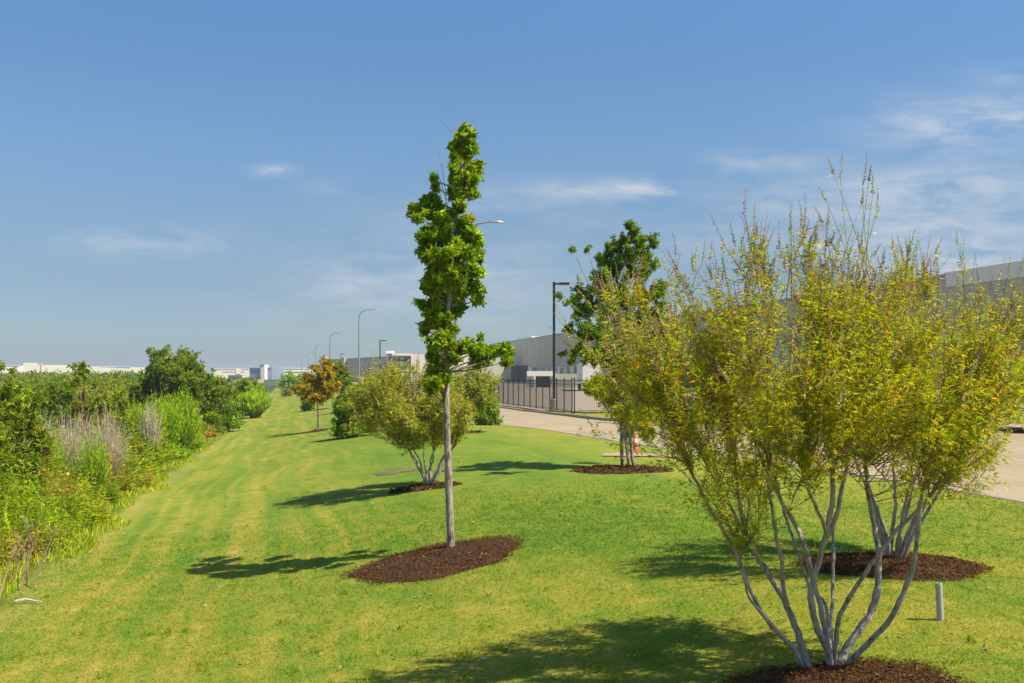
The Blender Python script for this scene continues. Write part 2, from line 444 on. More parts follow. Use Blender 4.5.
# ------------------------------------------------------------------ mulch beds
def mulch_bed(px, py, rx, ry, label, chips, chipsize=.035, h=.07, shift=(0, 0), rot=0):
    c = G(px, py); cx, cy = c[0]+shift[0], c[1]+shift[1]
    nr, na = 14, 64
    ph = rng.uniform(0, 6.28, 6)
    def rad(a): return 1+.05*np.sin(a*2+ph[0])+.05*np.sin(a*3+ph[1])+.035*np.sin(a*5+ph[4])+.03*np.sin(a*8+ph[2])+.02*np.sin(a*17+ph[3])
    def hgt(t, x, y): return h*(1-t**2.2)+.012*np.sin(x*17+ph[4])*np.sin(y*19+ph[5])*(1-t**4)
    a = np.linspace(0, 2*np.pi, na, endpoint=False)
    T, Aa = np.meshgrid(np.linspace(.02, 1.0, nr), a, indexing='ij')
    lx = T*rx*rad(Aa)*np.cos(Aa); ly = T*ry*rad(Aa)*np.sin(Aa)
    cr, sr = math.cos(rot), math.sin(rot)
    X = cx+lx*cr-ly*sr; Y = cy+lx*sr+ly*cr
    Z = gz(X, Y)+hgt(T, X, Y)+.004
    Z[-1] -= .03
    g = Geo(); idx = np.arange(nr*na).reshape(nr, na); nx = np.roll(idx, -1, 1)
    f = np.stack([idx[:-1], nx[:-1], nx[1:], idx[1:]], -1).reshape(-1, 4)
    g.add(np.stack([X, Y, Z], -1).reshape(-1, 3), f)
    g.f.append(idx[0][None, :])
    root = tag(empty('mulch_bed', (cx, cy, c[2])), label, 'mulch bed', 'mulch beds round the trees and shrubs')
    g.build('mulch_mound', M['mulch'], root, True)
    # shredded bark
    n = chips
    t = np.sqrt(rng.uniform(0, 1.0, n))*(1+np.abs(rng.normal(size=n))*.035); aa = rng.uniform(0, 2*np.pi, n)
    lx = t*rx*rad(aa)*np.cos(aa); ly = t*ry*rad(aa)*np.sin(aa)
    x = cx+lx*cr-ly*sr; y = cy+lx*sr+ly*cr
    z = gz(x, y)+np.maximum(hgt(np.minimum(t, 1), x, y), 0)+.008+rng.uniform(0, .012, n)
    D = rng.normal(size=(n, 3))*np.array([1, 1, .33]); Nn = rng.normal(size=(n, 3))*.5+np.array([0, 0, 1])
    col = palette(n, [(.110, .044, .009), (.165, .075, .018), (.060, .024, .006), (.30, .18, .08)], [.58, .15, .25, .02], .2)
    ch = Geo(); Ln = rng.uniform(.35, 1.0, n)**1.5*chipsize*2.0
    ch.leaves(np.c_[x, y, z], D, Nn, Ln, Ln*rng.uniform(.2, .45, n), col, hexa=False, droop=.1)
    tag(ch.build('bark_chips', M['chip'], root), kind='stuff')
    return c

# ------------------------------------------------------------------ plants
def bez(p0, p1, p2, k):
    t = np.linspace(0, 1, k)[:, None]
    return (1-t)**2*p0+2*t*(1-t)*p1+t*t*p2

class Crown:
    def __init__(s, C, rx, ry, ru, rd): s.C = np.array(C, float); s.r = (rx, ry, ru, rd)
    def val(s, P):
        d = P-s.C; rz = np.where(d[..., 2] > 0, s.r[2], s.r[3])
        return np.sqrt((d[..., 0]/s.r[0])**2+(d[..., 1]/s.r[1])**2+(d[..., 2]/rz)**2)
    def point(s, tmin, tmax):
        d = rng.normal(size=3); d /= np.linalg.norm(d)
        t = rng.uniform(tmin**3, tmax**3)**(1/3)
        return s.C+d*np.array([s.r[0], s.r[1], s.r[2] if d[2] > 0 else s.r[3]])*t

def willowy_shrub(name, label, cat, base, stems, crown, n1, n2, n3, leaf, cols, wts, group=None, spikes=0, density=1.0, sides=7, spike_len=.17, outliers=[], trunk_name='stem'):
    """multi stemmed shrub: traced or given stems, three orders of twigs, fanned narrow leaflets, seed spikes at the tips"""
    root = tag(empty(name, base), label, cat, group)
    ends = []
    for st in stems:
        P = np.array([p[:3] for p in st], float); R = np.array([p[3] for p in st], float)
        # resample smoothly with a slight wobble
        d = np.r_[0, np.cumsum(np.linalg.norm(np.diff(P, axis=0), axis=1))]
        k = max(6, int(d[-1]/.05)); t = np.linspace(0, d[-1], k)
        Q = np.stack([np.interp(t, d, P[:, i]) for i in range(3)], 1)
        for _ in range(2): Q[1:-1] = (Q[:-2]+2*Q[1:-1]+Q[2:])/4
        Q[1:-1] += rng.normal(size=(k-2, 3))*.003
        RR = np.interp(t, d, R)*(1+rng.normal(size=k)*.05)
        g = Geo(); g.tubes(Q, RR, sides, knob=.04)
        g.build(trunk_name, M['stem'], root, True)
        ends.append((Q[-1], (Q[-1]-Q[-4])/np.linalg.norm(Q[-1]-Q[-4]), RR[-1]))
    E = np.array([e[0] for e in ends]); D = np.array([e[1] for e in ends])
    low = crown.C-np.array([0, 0, crown.r[3]*1.25])
    tw = Geo(); paths1 = []
    for i in range(n1):
        t = crown.point(.35, .85)
        dd = t-E; dist = np.linalg.norm(dd, axis=1)
        cosang = (dd*D).sum(1)/(dist+1e-6)
        j = np.argmin(dist-.45*cosang*dist+rng.uniform(0, .12, len(E)))
        if i < len(ends): j = i
        if i < len(ends):
            t = E[j]+D[j]*crown.r[2]*.9+rng.normal(size=3)*.1
            if crown.val(t) > .9: t = crown.C+(t-crown.C)*.85/crown.val(t)
        e = E[j]; ln = np.linalg.norm(t-e)
        Q = bez(e, e+D[j]*ln*.45+np.array([0, 0, ln*.08]), t, 9); Q[1:-1] += rng.normal(size=(7, 3))*ln*.015
        paths1.append(Q)
    P1 = np.array(paths1)
    r0 = .0065*leaf/.055*np.ones(len(P1)); r0[:len(ends)] = [e[2]*.9 for e in ends][:len(P1)]
    tw.tubes(P1, r0[:, None]*np.linspace(1, .38, 9)[None], 5)
    def shoots(src, n, l0, l1, k, spread, r, outl=0):
        i = rng.integers(0, len(src), n); t = rng.uniform(.3, 1, n)*(src.shape[1]-1)
        a = np.floor(t).astype(int); a = np.minimum(a, src.shape[1]-2); fr = (t-a)[:, None]
        S = src[i, a]*(1-fr)+src[i, a+1]*fr
        tang = src[i, a+1]-src[i, a]; tang /= np.linalg.norm(tang, axis=1, keepdims=True)+1e-9
        out = S-low; out /= np.linalg.norm(out, axis=1, keepdims=True)
        d = tang*.6+out*.8+rng.normal(size=(n, 3))*spread+np.array([0, 0, .25])
        d /= np.linalg.norm(d, axis=1, keepdims=True)
        ln = rng.uniform(l0, l1, n)
        Eo = S+d*ln[:, None]
        ok = crown.val(Eo) < np.where(rng.uniform(size=n) < outl, 1.28, 1.03)
        S, d, ln = S[ok], d[ok], ln[ok]
        tt = np.linspace(0, 1, k)[None, :, None]
        bend = rng.normal(size=(len(S), 1, 3))*.10+np.array([0, 0, -.04])
        Q = S[:, None]+d[:, None]*ln[:, None, None]*tt+bend*ln[:, None, None]*tt**2
        return Q, ln
    P2, l2 = shoots(P1, n2, .28, .62, 7, .38, .003, .10)
    P3, l3 = shoots(P2, n3, .12, .34, 6, .42, .0015, .10)
    if outliers:
        ex = []
        for (a, b) in outliers:
            a = np.array(a); b = np.array(b)
            for _ in range(3):
                ex.append(bez(a+rng.normal(size=3)*.04, (a+b)/2+rng.normal(size=3)*.04, b+rng.normal(size=3)*.09, 7))
        P2 = np.concatenate([P2, np.array(ex)])
        P3b, _ = shoots(np.array(ex), len(ex)*7, .1, .24, 6, .3, .001, 1); P3 = np.concatenate([P3, P3b]) if len(P3b) else P3
    i4 = P1[:, :6]; P4, _ = shoots(i4, n1*9, .08, .26, 6, .55, .001, .3); P3 = np.concatenate([P3, P4])
    sc = leaf/.055
    tw.tubes(P2, np.tile(np.linspace(.0042, .0016, 7)*sc, (len(P2), 1)), 4, cap=False)
    tw.tubes(P3, np.tile(np.linspace(.0022, .0009, 6)*sc, (len(P3), 1)), 3, cap=False)
    tw.build('twigs', M['twig'], root)
    # leaves
    g = Geo()
    def dress(Pp, per, tmin):
        n = int(len(Pp)*per*density)
        i = rng.integers(0, len(Pp), n); t = rng.uniform(tmin, 1, n)*(Pp.shape[1]-1)
        a = np.minimum(np.floor(t).astype(int), Pp.shape[1]-2); fr = (t-a)[:, None]
        S = Pp[i, a]*(1-fr)+Pp[i, a+1]*fr
        T = Pp[i, a+1]-Pp[i, a]; T /= np.linalg.norm(T, axis=1, keepdims=True)+1e-9
        side = np.cross(T, randdir(n)); side /= np.linalg.norm(side, axis=1, keepdims=True)
        ax = side*.85+T*.5+np.array([0, 0, -.05]); ax /= np.linalg.norm(ax, axis=1, keepdims=True)
        cc = palette(n, cols, wts, .16)
        up = randdir(n)*.75+np.array([0, 0, 1.])
        lat = np.cross(ax, up); lat /= np.linalg.norm(lat, axis=1, keepdims=True)
        pet = S+ax*leaf*.3
        for off, s in ((0, 1.0), (.75, .8), (-.75, .8)):
            dd = ax+lat*off
            keep = rng.uniform(size=n) < (.95 if off == 0 else .8)
            Ln = leaf*s*rng.uniform(.65, 1.25, keep.sum())
            g.leaves(pet[keep], dd[keep]+rng.normal(size=(keep.sum(), 3))*.12, up[keep], Ln, Ln*.21, cc[keep]*rng.uniform(.85, 1.15, (keep.sum(), 1)), hexa=False, droop=.22)
    dress(P2, 7, .25); dress(P3, 9, .15)
    g.build('foliage', M['leaf_thin'], root)
    if spikes:
        al = np.concatenate([P2[:, -3:], P3[:, -3:]]); up = (al[:, -1, 2]-crown.C[2])/crown.r[2]
        w = np.clip(up+.45, .02, 2)**1.5*np.clip(crown.val(al[:, -1])-.45, .01, 1); w /= w.sum()
        i = rng.choice(len(al), min(spikes, len(al)), replace=False, p=w)
        S = al[i, -1]; T = al[i, -1]-al[i, -2]; T /= np.linalg.norm(T, axis=1, keepdims=True)
        T = T*.8+np.array([0, 0, .55])+rng.normal(size=T.shape)*.15; T /= np.linalg.norm(T, axis=1, keepdims=True)
        ln = rng.uniform(.55, 1.35, len(S))*spike_len
        g = Geo()
        bend = rng.normal(size=(len(S), 3))*.10
        def at(t): return S+T*(ln*t)[:, None]+bend*(ln*t*t)[:, None]
        base = palette(len(S), [(.50, .37, .14), (.34, .21, .10), (.45, .44, .10), (.38, .26, .24)], [.4, .25, .25, .1], .15)
        tt = np.linspace(0, 1, 5)
        g.tubes(np.stack([at(t) for t in tt], 1), np.tile(np.linspace(.0016, .0008, 5)*sc, (len(S), 1)), 3, col=base, cap=False)
        for t in np.linspace(.06, 1, 13):
            Pk = at(t)
            for q in range(6):
                d = randdir(len(S)); d = d-T*(d*T).sum(1, keepdims=True); d = d/np.linalg.norm(d, axis=1, keepdims=True)+T*.5
                Ln = .018*sc*(1.15-.75*t)*rng.uniform(.7, 1.3, len(S))
                g.leaves(Pk+rng.normal(size=Pk.shape)*.002, d, randdir(len(S)), Ln, Ln*.6, base*rng.uniform(.8, 1.25, (len(S), 1)), hexa=False, droop=0)
        g.build('seed_spikes', M['dry'], root)
    return root

def blob_tree(name, label, cat, base, blobs, n_ros, leaf, cols, wts, group=None, trunk=None, trunk_r=.05, per=7, width=.42, limbs=True, stems=1, mat='leaf', shell=.35, sprouts=0, trunk_name='trunk', bark='bark', rise=.6, extra=None):
    """tree or shrub from a trunk, limbs and leaf rosettes spread through many unequal clumps.  blobs: (x,y,z,r) world"""
    root = tag(empty(name, base), label, cat, group)
    B = np.array(blobs, float); base = np.array(base, float)
    if trunk is not None:
        P = np.array([t[:3] for t in trunk]); R = np.array([t[3] for t in trunk])
        d = np.r_[0, np.cumsum(np.linalg.norm(np.diff(P, axis=0), axis=1))]; k = 40; t = np.linspace(0, d[-1], k)
        Q = np.stack([np.interp(t, d, P[:, i]) for i in range(3)], 1); RR = np.interp(t, d, R)
        for _ in range(3): Q[1:-1] = (Q[:-2]+2*Q[1:-1]+Q[2:])/4
        g = Geo(); g.tubes(Q, RR*(1+rng.normal(size=k)*.035), 12, knob=.03); tr = g.build(trunk_name, M[bark], root, True)
    else:
        Q = None
        for s in range(stems):
            g = Geo()
            top = B[:, :3].mean(0)+(0 if stems == 1 else rng.normal(size=3)*B[:, :3].std(0)*np.array([.5, .5, .25]))
            b0 = base+(np.array([0, 0, -.05]) if stems == 1 else np.array([(s-(stems-1)/2)*.11+rng.normal()*.02, rng.normal()*.05, -.05]))
            Q = bez(b0, b0*.5+top*.5+np.array([0, 0, .1]), top, 14)
            Q[1:] += rng.normal(size=(13, 3))*trunk_r*.25
            g.tubes(Q, trunk_r*np.linspace(1.1, .4, 14)*rng.uniform(.8, 1.1), 8, knob=.04); g.build(trunk_name, M[bark], root, True)
    if limbs:
        g = Geo()
        for b in B:
            j = int(np.clip(np.searchsorted(Q[:, 2], b[2]-b[3]*rise-.15), 2, len(Q)-2))
            s = Q[j]; ln = np.linalg.norm(b[:3]-s)
            if ln < .04: continue
            Pp = bez(s, (s+b[:3])/2-np.array([0, 0, ln*.08]), b[:3], 6)
            g.tubes(Pp, trunk_r*.34*np.linspace(1, .35, 6), 5, cap=False)
            for _ in range(3):
                d = randdir(1)[0]; e = b[:3]+d*b[3]*.95
                g.tubes(bez(b[:3], (b[:3]+e)/2+randdir(1)[0]*b[3]*.1, e, 5), trunk_r*.12*np.linspace(1, .4, 5), 4, cap=False)
        if extra:
            for Pp, r in extra: g.tubes(Pp, r, 5, cap=False)
        if g.n: g.build('limbs', M['twig'] if bark != 'bark' else M['bark'], root)
    g = Geo()
    vol = B[:, 3]**2.2; w = vol/vol.sum()
    i = rng.choice(len(B), n_ros, p=w)
    d = randdir(n_ros); rr = rng.uniform(shell, 1, n_ros)**.6
    # ragged clump outline
    lob = 1+.18*np.sin(d[:, 0]*5+i)+.15*np.sin(d[:, 2]*7+i*2.1)
    nsp = 11
    SD_ = randdir(len(B)*nsp).reshape(len(B), nsp, 3); SD_[:, :, 2] += .25
    SL_ = rng.uniform(.65, 1.32, (len(B), nsp)); SC_ = rng.normal(size=(len(B), nsp))*.16
    j_ = rng.integers(0, nsp, n_ros)
    t_ = rng.uniform(.15, 1, n_ros)**.75
    S = B[i, :3]+SD_[i, j_]*(B[i, 3]*SL_[i, j_]*t_)[:, None]+d*(B[i, 3]*.24*rng.uniform(0, 1, n_ros)**.5)[:, None]
    cc = np.clip(palette(n_ros, cols, wts, .13)*(1+SC_[i, j_])[:, None], .004, .9)
    d = SD_[i, j_]*.6+d*.6
    ax = d*.7+np.array([0, 0, .35])+rng.normal(size=(n_ros, 3))*.4; ax /= np.linalg.norm(ax, axis=1, keepdims=True)
    for q in range(per):
        dd = ax*.45+randdir(n_ros)*.95
        Ln = leaf*rng.uniform(.6, 1.25, n_ros)
        nh = ax+randdir(n_ros)*.5
        g.leaves(S+rng.normal(size=S.shape)*leaf*.18, dd, nh, Ln, Ln*width, cc*rng.uniform(.8, 1.2, (n_ros, 1)), hexa=True, droop=.18)
    g.build('crown', M[mat], root)
    return root

def ell_blobs(C, rx, ry, rz, n, r0, r1, flat=-.9):
    out = []
    while len(out) < n:
        d = randdir(1)[0]
        if d[2] < flat: continue
        t = rng.uniform(.25, 1)**.6; r = rng.uniform(r0, r1)
        out.append((C[0]+d[0]*max(rx-r, .05)*t, C[1]+d[1]*max(ry-r, .05)*t, C[2]+d[2]*max(rz-r, .05)*t, r))
    return out

OLIVE = [(.14, .165, .022), (.19, .20, .026), (.215, .195, .03), (.085, .135, .018), (.27, .19, .03), (.17, .105, .035)]
OW = [.36, .24, .10, .21, .03, .06]

# ---- the big foreground shrub, stems traced
b0 = G(827, 668); Y0 = b0[1]
def st(pts, r0, r1, dy, d0=0):
    n = len(pts); out = []
    for i, (x, y) in enumerate(pts):
        t = i/(n-1); Yq = Y0+d0+dy*t*(1.0+.3*t)
        p = W(x, y, Yq)
        if i == 0: p = p-np.array([0, 0, .05])
        out.append((p[0], p[1], p[2], r0+(r1-r0)*t))
    return out
stems1 = [
 st([(811, 668), (797, 630), (783, 597), (767, 572), (760, 561), (741, 520), (737, 480)], .022, .012, .25),
 st([(790, 608), (784, 592), (782, 572)]+[(779, 545), (770, 496), (769, 470)], .014, .010, -.3, .092),
 st([(803, 660), (795, 648), (779, 635), (762, 614), (748, 586), (735, 550), (719, 524), (705, 501), (694, 478)], .016, .009, -.25),
 st([(773, 619), (755, 606), (746, 599), (747, 586), (741, 566)], .009, .006, -.1, -.121),
 st([(741, 520), (730, 505), (723, 496), (708, 468)], .011, .008, .15, .26),
 st([(833, 669), (829, 650), (821, 638), (810, 606), (813, 581), (821, 556), (828, 529), (832, 506), (833, 480)], .024, .014, -.15),
 st([(828, 529), (838, 512), (842, 490), (846, 470)], .014, .011, .1, -.138),
 st([(828, 529), (818, 512), (805, 482)], .012, .008, -.3, -.138),
 st([(833, 668), (823, 620), (814, 580), (805, 545), (795, 522), (784, 506), (774, 485), (765, 468)], .018, .011, .45),
 st([(831, 664), (829, 632), (826, 600), (811, 592), (800, 559), (790, 531), (784, 512), (776, 480)], .012, .008, .7),
 st([(835, 666), (831, 645), (831, 618), (833, 592), (833, 533), (832, 490)], .014, .010, .6),
 st([(834, 664), (836, 640), (838, 616), (851, 595), (865, 574), (876, 558), (896, 530), (916, 513), (930, 496)], .016, .010, -.2),
 st([(838, 667), (842, 655), (851, 640), (870, 616), (879, 590), (880, 562), (874, 522), (868, 491), (866, 470)], .028, .014, .3),
 st([(836, 669), (850, 660), (861, 651), (884, 628), (900, 602), (914, 565), (917, 550), (918, 518), (924, 490)], .020, .012, -.3),
]
mulch_bed(822, 672, .70, .56, 'dark brown mulch bed under the large foreground shrub', 15000, .016, .02, shift=(0, -.36))
cr = Crown(W(800, 398, Y0), 1.32, 1.2, .80, .98)
outs = []
for a, b in (((850, 300), (848, 195)), ((855, 290), (878, 205)), ((835, 310), (822, 235)), ((780, 320), (760, 232)), ((760, 320), (742, 242)), ((905, 320), (905, 262)), ((700, 320), (672, 268)), ((650, 360), (600, 300)),
             ((640, 400), (580, 350)), ((800, 300), (792, 240)), ((870, 300), (862, 190)), ((660, 330), (625, 290)), ((930, 330), (925, 275))):
    dy = rng.uniform(-.4, .4)
    outs.append((W(a[0], a[1], Y0+dy*.6), W(b[0], b[1], Y0+dy)))
willowy_shrub('flowering_shrub', 'large airy olive yellow shrub with many bare grey stems in the right foreground', 'shrub', b0, stems1, cr, 90, 950, 3600, .039, OLIVE, OW,
              'multi stemmed flowering shrubs on the lawn', spikes=900, outliers=outs, sides=9, density=1.1)

# ---- second shrub behind it
def fan(base, n, h, spread, r0, r1, lean=0):
    out = []
    for i in range(n):
        a = i/n*2*math.pi+rng.uniform(-.3, .3); q = spread*rng.uniform(.45, 1)
        p0 = base+np.array([math.cos(a)*.05, math.sin(a)*.05, -.05])
        pts = [(*p0, r0)]
        for t in (.25, .5, .75, 1):
            pts.append((base[0]+lean*t+math.cos(a)*(.05+q*t**1.25)+rng.normal()*.02, base[1]+math.sin(a)*(.05+q*t**1.25)+rng.normal()*.02, base[2]+h*t*rng.uniform(.95, 1.05), r0+(r1-r0)*t))
        out.append(pts)
    return out
b2 = G(893, 564)
mulch_bed(893, 566.5, .80, .60, 'oval dark mulch bed in mid lawn behind the grey pipe', 14000, .018)
cr2 = Crown(b2+np.array([.30, 0, 1.75]), 1.2, 1.25, 1.0, 1.05)
willowy_shrub('flowering_shrub', 'olive shrub half hidden behind the large foreground shrub', 'shrub', b2, fan(b2, 10, .95, .55, .021, .010, .15), cr2, 70, 560, 2100, .044, OLIVE, OW,
              'multi stemmed flowering shrubs on the lawn', spikes=320, spike_len=.2, density=.8)

# ---- mid shrub with pale stems
b3 = G(428, 487)
mulch_bed(424, 488, .62, .36, 'thin reddish mulch bed under the pale stemmed shrub left of the tall tree', 1400, .05, .04)
cr3 = Crown(b3+np.array([-.38, 0, 1.22]), 1.15, 1.05, .98, .72)
OL3 = [(.135, .16, .07), (.175, .195, .10), (.08, .11, .04), (.22, .22, .16)]
willowy_shrub('flowering_shrub', 'rounded olive shrub with pale fanned stems behind the tall slender tree', 'shrub', b3, fan(b3, 9, .62, .42, .024, .012), cr3, 80, 640, 2400, .065, OL3, [.35, .3, .2, .15],
              'multi stemmed flowering shrubs on the lawn', spikes=160, density=.95, spike_len=.2)

# ---- tall slender tree
bt = G(451, 551); Yt = bt[1]
mulch_bed(438, 560, .94, .86, 'wide brown mulch bed round the trunk of the tall slender tree', 17000, .017, .045, rot=.25)
def WB(lst, Y, jitter=.2):
    out = []
    for px, py, r in lst:
        rr = r/F*Y; out.append((*W(px, py, Y+rng.normal()*rr*1.5), rr))
    return out
blobs = WB([(463, 140, 13), (456, 147, 10), (470, 150, 11), (462, 160, 16), (468, 172, 14), (458, 178, 13), (466, 188, 14), (456, 196, 9), (459, 207, 7),
            (437, 188, 5), (433, 179, 4), (432, 198, 5), (438, 206, 5), (413, 212, 8), (424, 208, 8), (420, 219, 8), (436, 218, 11), (448, 219, 9),
            (432, 233, 15), (447, 238, 16), (465, 232, 14), (473, 241, 12), (428, 250, 14), (442, 258, 17), (461, 256, 17), (476, 256, 9), (432, 272, 15), (450, 276, 17), (469, 275, 13),
            (430, 290, 12), (444, 296, 15), (459, 294, 11), (475, 290, 9), (479, 299, 7), (429, 305, 12), (443, 312, 15), (457, 308, 10), (432, 322, 13), (445, 330, 13),
            (426, 330, 7), (436, 342, 10), (449, 346, 9), (434, 356, 10), (443, 364, 9), (433, 372, 9), (446, 378, 7), (436, 384, 9), (430, 390, 6),
            (459, 350, 8), (468, 347, 9), (479, 350, 11), (483, 360, 10), (476, 362, 8), (493, 354, 8), (504, 353, 9), (506, 361, 7), (453, 360, 7)], Yt)
trunkpts = [(a, b, c, d*.78) for a, b, c, d in [(*W(451, 556, Yt), .068), (*W(451, 545, Yt), .060), (*W(450, 520, Yt), .056), (*W(447.5, 450, Yt), .052), (*W(446, 400, Yt), .050), (*W(446, 360, Yt), .045), (*W(449, 300, Yt), .040),
            (*W(451, 250, Yt), .033), (*W(459, 210, Yt), .024), (*W(462, 165, Yt), .015), (*W(464, 135, Yt), .007)]]
ext = []
for a, b in (((462, 140), (477, 106)), ((460, 145), (442, 122)), ((446, 200), (428, 150)), ((447, 205), (436, 138)), ((447, 395), (447, 395))):
    if a == b: continue
    A_ = W(*a, Yt); B_ = W(*b, Yt+.1); ext.append((bez(A_, (A_+B_)/2+np.array([.02, 0, .03]), B_, 6), np.linspace(.0045, .0015, 6)))
for q in ((447, 405), (444, 372)), ((445, 400), (437, 374)):
    A_ = W(*q[0], Yt); B_ = W(*q[1], Yt-.06); ext.append((bez(A_, (A_+B_)/2+np.array([-.04, 0, 0]), B_, 6), np.linspace(.014, .007, 6)))
A_ = W(447, 372, Yt); B_ = W(500, 356, Yt); ext.append((bez(A_, W(465, 360, Yt), B_, 8), np.linspace(.014, .005, 8)))
TG = [(.125, .21, .012), (.08, .155, .010), (.20, .29, .022), (.035, .085, .010), (.24, .22, .03)]
t1 = blob_tree('columnar_tree', 'tall slender tree with a narrow leafy column crown in the middle of the lawn', 'tree', bt, [(a, b, c, d*.84) for a, b, c, d in blobs], 8200, .052, TG, [.35, .2, .3, .09, .06],
          'trees planted in the lawn', trunk=trunkpts, trunk_r=.04, per=8, width=.42, shell=.2, extra=ext, rise=.8)
g = Geo(); n = 24
P = np.concatenate([np.tile(W(430, 381, Yt-.1), (14, 1)), np.tile(W(441, 383, Yt-.1), (10, 1))])+rng.normal(size=(n, 3))*.035
g.leaves(P, randdir(n), randdir(n), .065, .028, palette(n, [(.33, .17, .03), (.30, .22, .03), (.12, .15, .02)], [.5, .3, .2]))
o = g.build('turned_leaves', M['leaf'], t1); o['label'] = 'orange turned leaves low on the crown'

# ---- dark rounded tree behind, three stems
bd = G(629, 468); Yd = bd[1]
mulch_bed(621, 470.5, .86, .75, 'dark mulch bed under the three stemmed tree near the pale slab', 2200, .05, .05)
blobs = WB([(632, 231, 9), (638, 240, 13), (620, 242, 10), (650, 243, 8), (612, 250, 10), (645, 254, 13), (628, 256, 15), (604, 263, 11), (616, 270, 15), (640, 274, 16), (655, 268, 8),
            (597, 280, 11), (582, 292, 9), (576, 301, 8), (573, 250, 3), (588, 250, 4), (602, 292, 16), (622, 296, 18), (645, 298, 17), (590, 308, 14), (578, 316, 9), (612, 316, 18), (636, 322, 18), (656, 310, 12),
            (570, 330, 7), (582, 332, 12), (600, 336, 17), (622, 342, 18), (645, 345, 17), (578, 350, 10), (592, 357, 13), (610, 360, 14), (632, 366, 16), (650, 370, 14), (572, 362, 5), (560, 297, 4), (567, 303, 4), (563, 355, 4),
            (620, 378, 12), (640, 385, 14), (661, 330, 14), (664, 356, 14), (660, 290, 10)], Yd)
DG = [(.085, .155, .014), (.12, .20, .017), (.05, .10, .010), (.17, .225, .024)]
tr3 = blob_tree('shade_tree', 'dark green broad crowned tree with three thin stems behind the foreground shrub', 'tree', bd, [(a, b, c, d*.92) for a, b, c, d in blobs], 8500, .056, DG, [.35, .25, .25, .15],
          'trees planted in the lawn', trunk_r=.032, per=7, width=.40, stems=3, shell=.15)
low = WB([(608, 400, 9), (600, 392, 7), (617, 392, 12), (630, 402, 14), (645, 405, 14), (622, 412, 11), (638, 420, 12), (612, 385, 12), (650, 392, 12), (628, 430, 7), (646, 432, 8), (598, 383, 8), (590, 388, 6)], Yd)
g = Geo(); B_ = np.array(low); n = 1500; i = rng.integers(0, len(B_), n)
P = B_[i, :3]+randdir(n)*(B_[i, 3]*rng.uniform(.2, 1, n)**.5)[:, None]
for q in range(4): g.leaves(P+rng.normal(size=P.shape)*.02, randdir(n), randdir(n), .08, .022, palette(n, OLIVE, OW))
g.build('low_leaves', M['leaf_thin'], tr3)
g = Geo()
for b in low[:9]:
    s = bd+np.array([rng.normal()*.03, 0, rng.uniform(.45, .7)]); e = np.array(b[:3])
    g.tubes(bez(s, (s+e)/2+np.array([0, 0, -.03]), e, 6), np.linspace(.011, .004, 6), 5, cap=False)
g.build('low_shoots', M['stem'], tr3)

# ---- smaller planted things further down the lawn
LIME = [(.17, .24, .02), (.12, .20, .02), (.22, .28, .03)]
bo = G(318, 431)
mulch_bed(316, 431.5, .55, .5, 'small mulch ring under the orange leaved young tree', 500, .07, .03)
c = bo+np.array([0, 0, 1.95]); Y = bo[1]
blobs = WB([(318, 372, 9), (326, 368, 9), (310, 380, 9), (303, 388, 8), (306, 396, 6), (318, 386, 12), (330, 378, 9), (334, 388, 7), (326, 394, 9), (314, 398, 7), (300, 394, 5), (322, 401, 5)], Y); blobs = [(a, b, c, d*.85) for a, b, c, d in blobs]
blob_tree('young_tree', 'young tree with orange and bronze leaves on a thin straight trunk', 'tree', bo, blobs, 1000, .14, [(.24, .165, .016), (.20, .18, .018), (.11, .145, .015), (.27, .20, .02)], [.35, .3, .2, .15],
          'trees planted in the lawn', trunk_r=.04, per=6, bark='stem')
by = G(333, 408); Y = by[1]
blobs = WB([(331, 368, 5), (337, 366, 5), (341, 372, 5), (334, 376, 6), (328, 375, 4), (343, 380, 4), (337, 383, 5)], Y)
blob_tree('young_tree', 'yellow green young tree standing just behind the orange leaved tree', 'tree', by, blobs, 600, .22, [(.13, .15, .02), (.09, .13, .02), (.16, .15, .03)], [.4, .35, .25],
          'trees planted in the lawn', trunk_r=.045, per=6, bark='stem')
def skirt(b, rw, r, n=7):
    return [(b[0]+math.cos(k/n*6.28+.4)*rw*.55, b[1]+math.sin(k/n*6.28+.4)*rw*.55, b[2]+r*.75, r) for k in range(n)]
def bush(px, py, w, h, label, cols, wts, name='round_bush', n=700, leaf=.16, cat='bush', group='bushes planted down the lawn', lift=0, nb=14):
    b = G(px, py); Y = b[1]; rw = w/2/F*Y; rh = h/F*Y
    C = b+np.array([0, 0, rh*(.5+lift)])
    bl = ell_blobs(C, rw, rw, rh*(.5-lift*.5), nb, rw*.28, rw*.48)+skirt(b, rw, min(rw*.45, rh*.4))
    return blob_tree(name, label, cat, b, bl, n, leaf, cols, wts, group, trunk_r=.03, per=6, stems=3, trunk_name='stem', bark='stem')
bush(353, 437, 44, 58, 'dense dark green bush against the left side of the olive shrub', DG, [.3, .45, .1, .15], n=2600, leaf=.12, nb=34)
bush(346, 412, 26, 40, 'second dark green bush farther behind the olive shrub', DG, [.3, .5, .1, .1], n=700, leaf=.2)
bush(368, 418, 30, 38, 'mid green bush hidden behind the top of the olive shrub', DG, [.3, .5, .1, .1], n=700, leaf=.2)
bush(308, 410, 14, 15, 'little dark bush under the orange leaved tree', DG, [.4, .4, .1, .1], n=350, leaf=.15)
bush(288, 396.5, 15, 8, 'low brownish green bush at the far end of the lawn', [(.16, .17, .03), (.2, .17, .04)], [.6, .4], n=250, leaf=.2)
bush(289, 391, 28, 20, 'lime green bush farthest down the lawn', LIME, [.4, .4, .2], n=500, leaf=.35)
bush(301, 393, 24, 17, 'darker green bush next to the farthest lime green bush', DG, [.3, .5, .1, .1], n=400, leaf=.35)
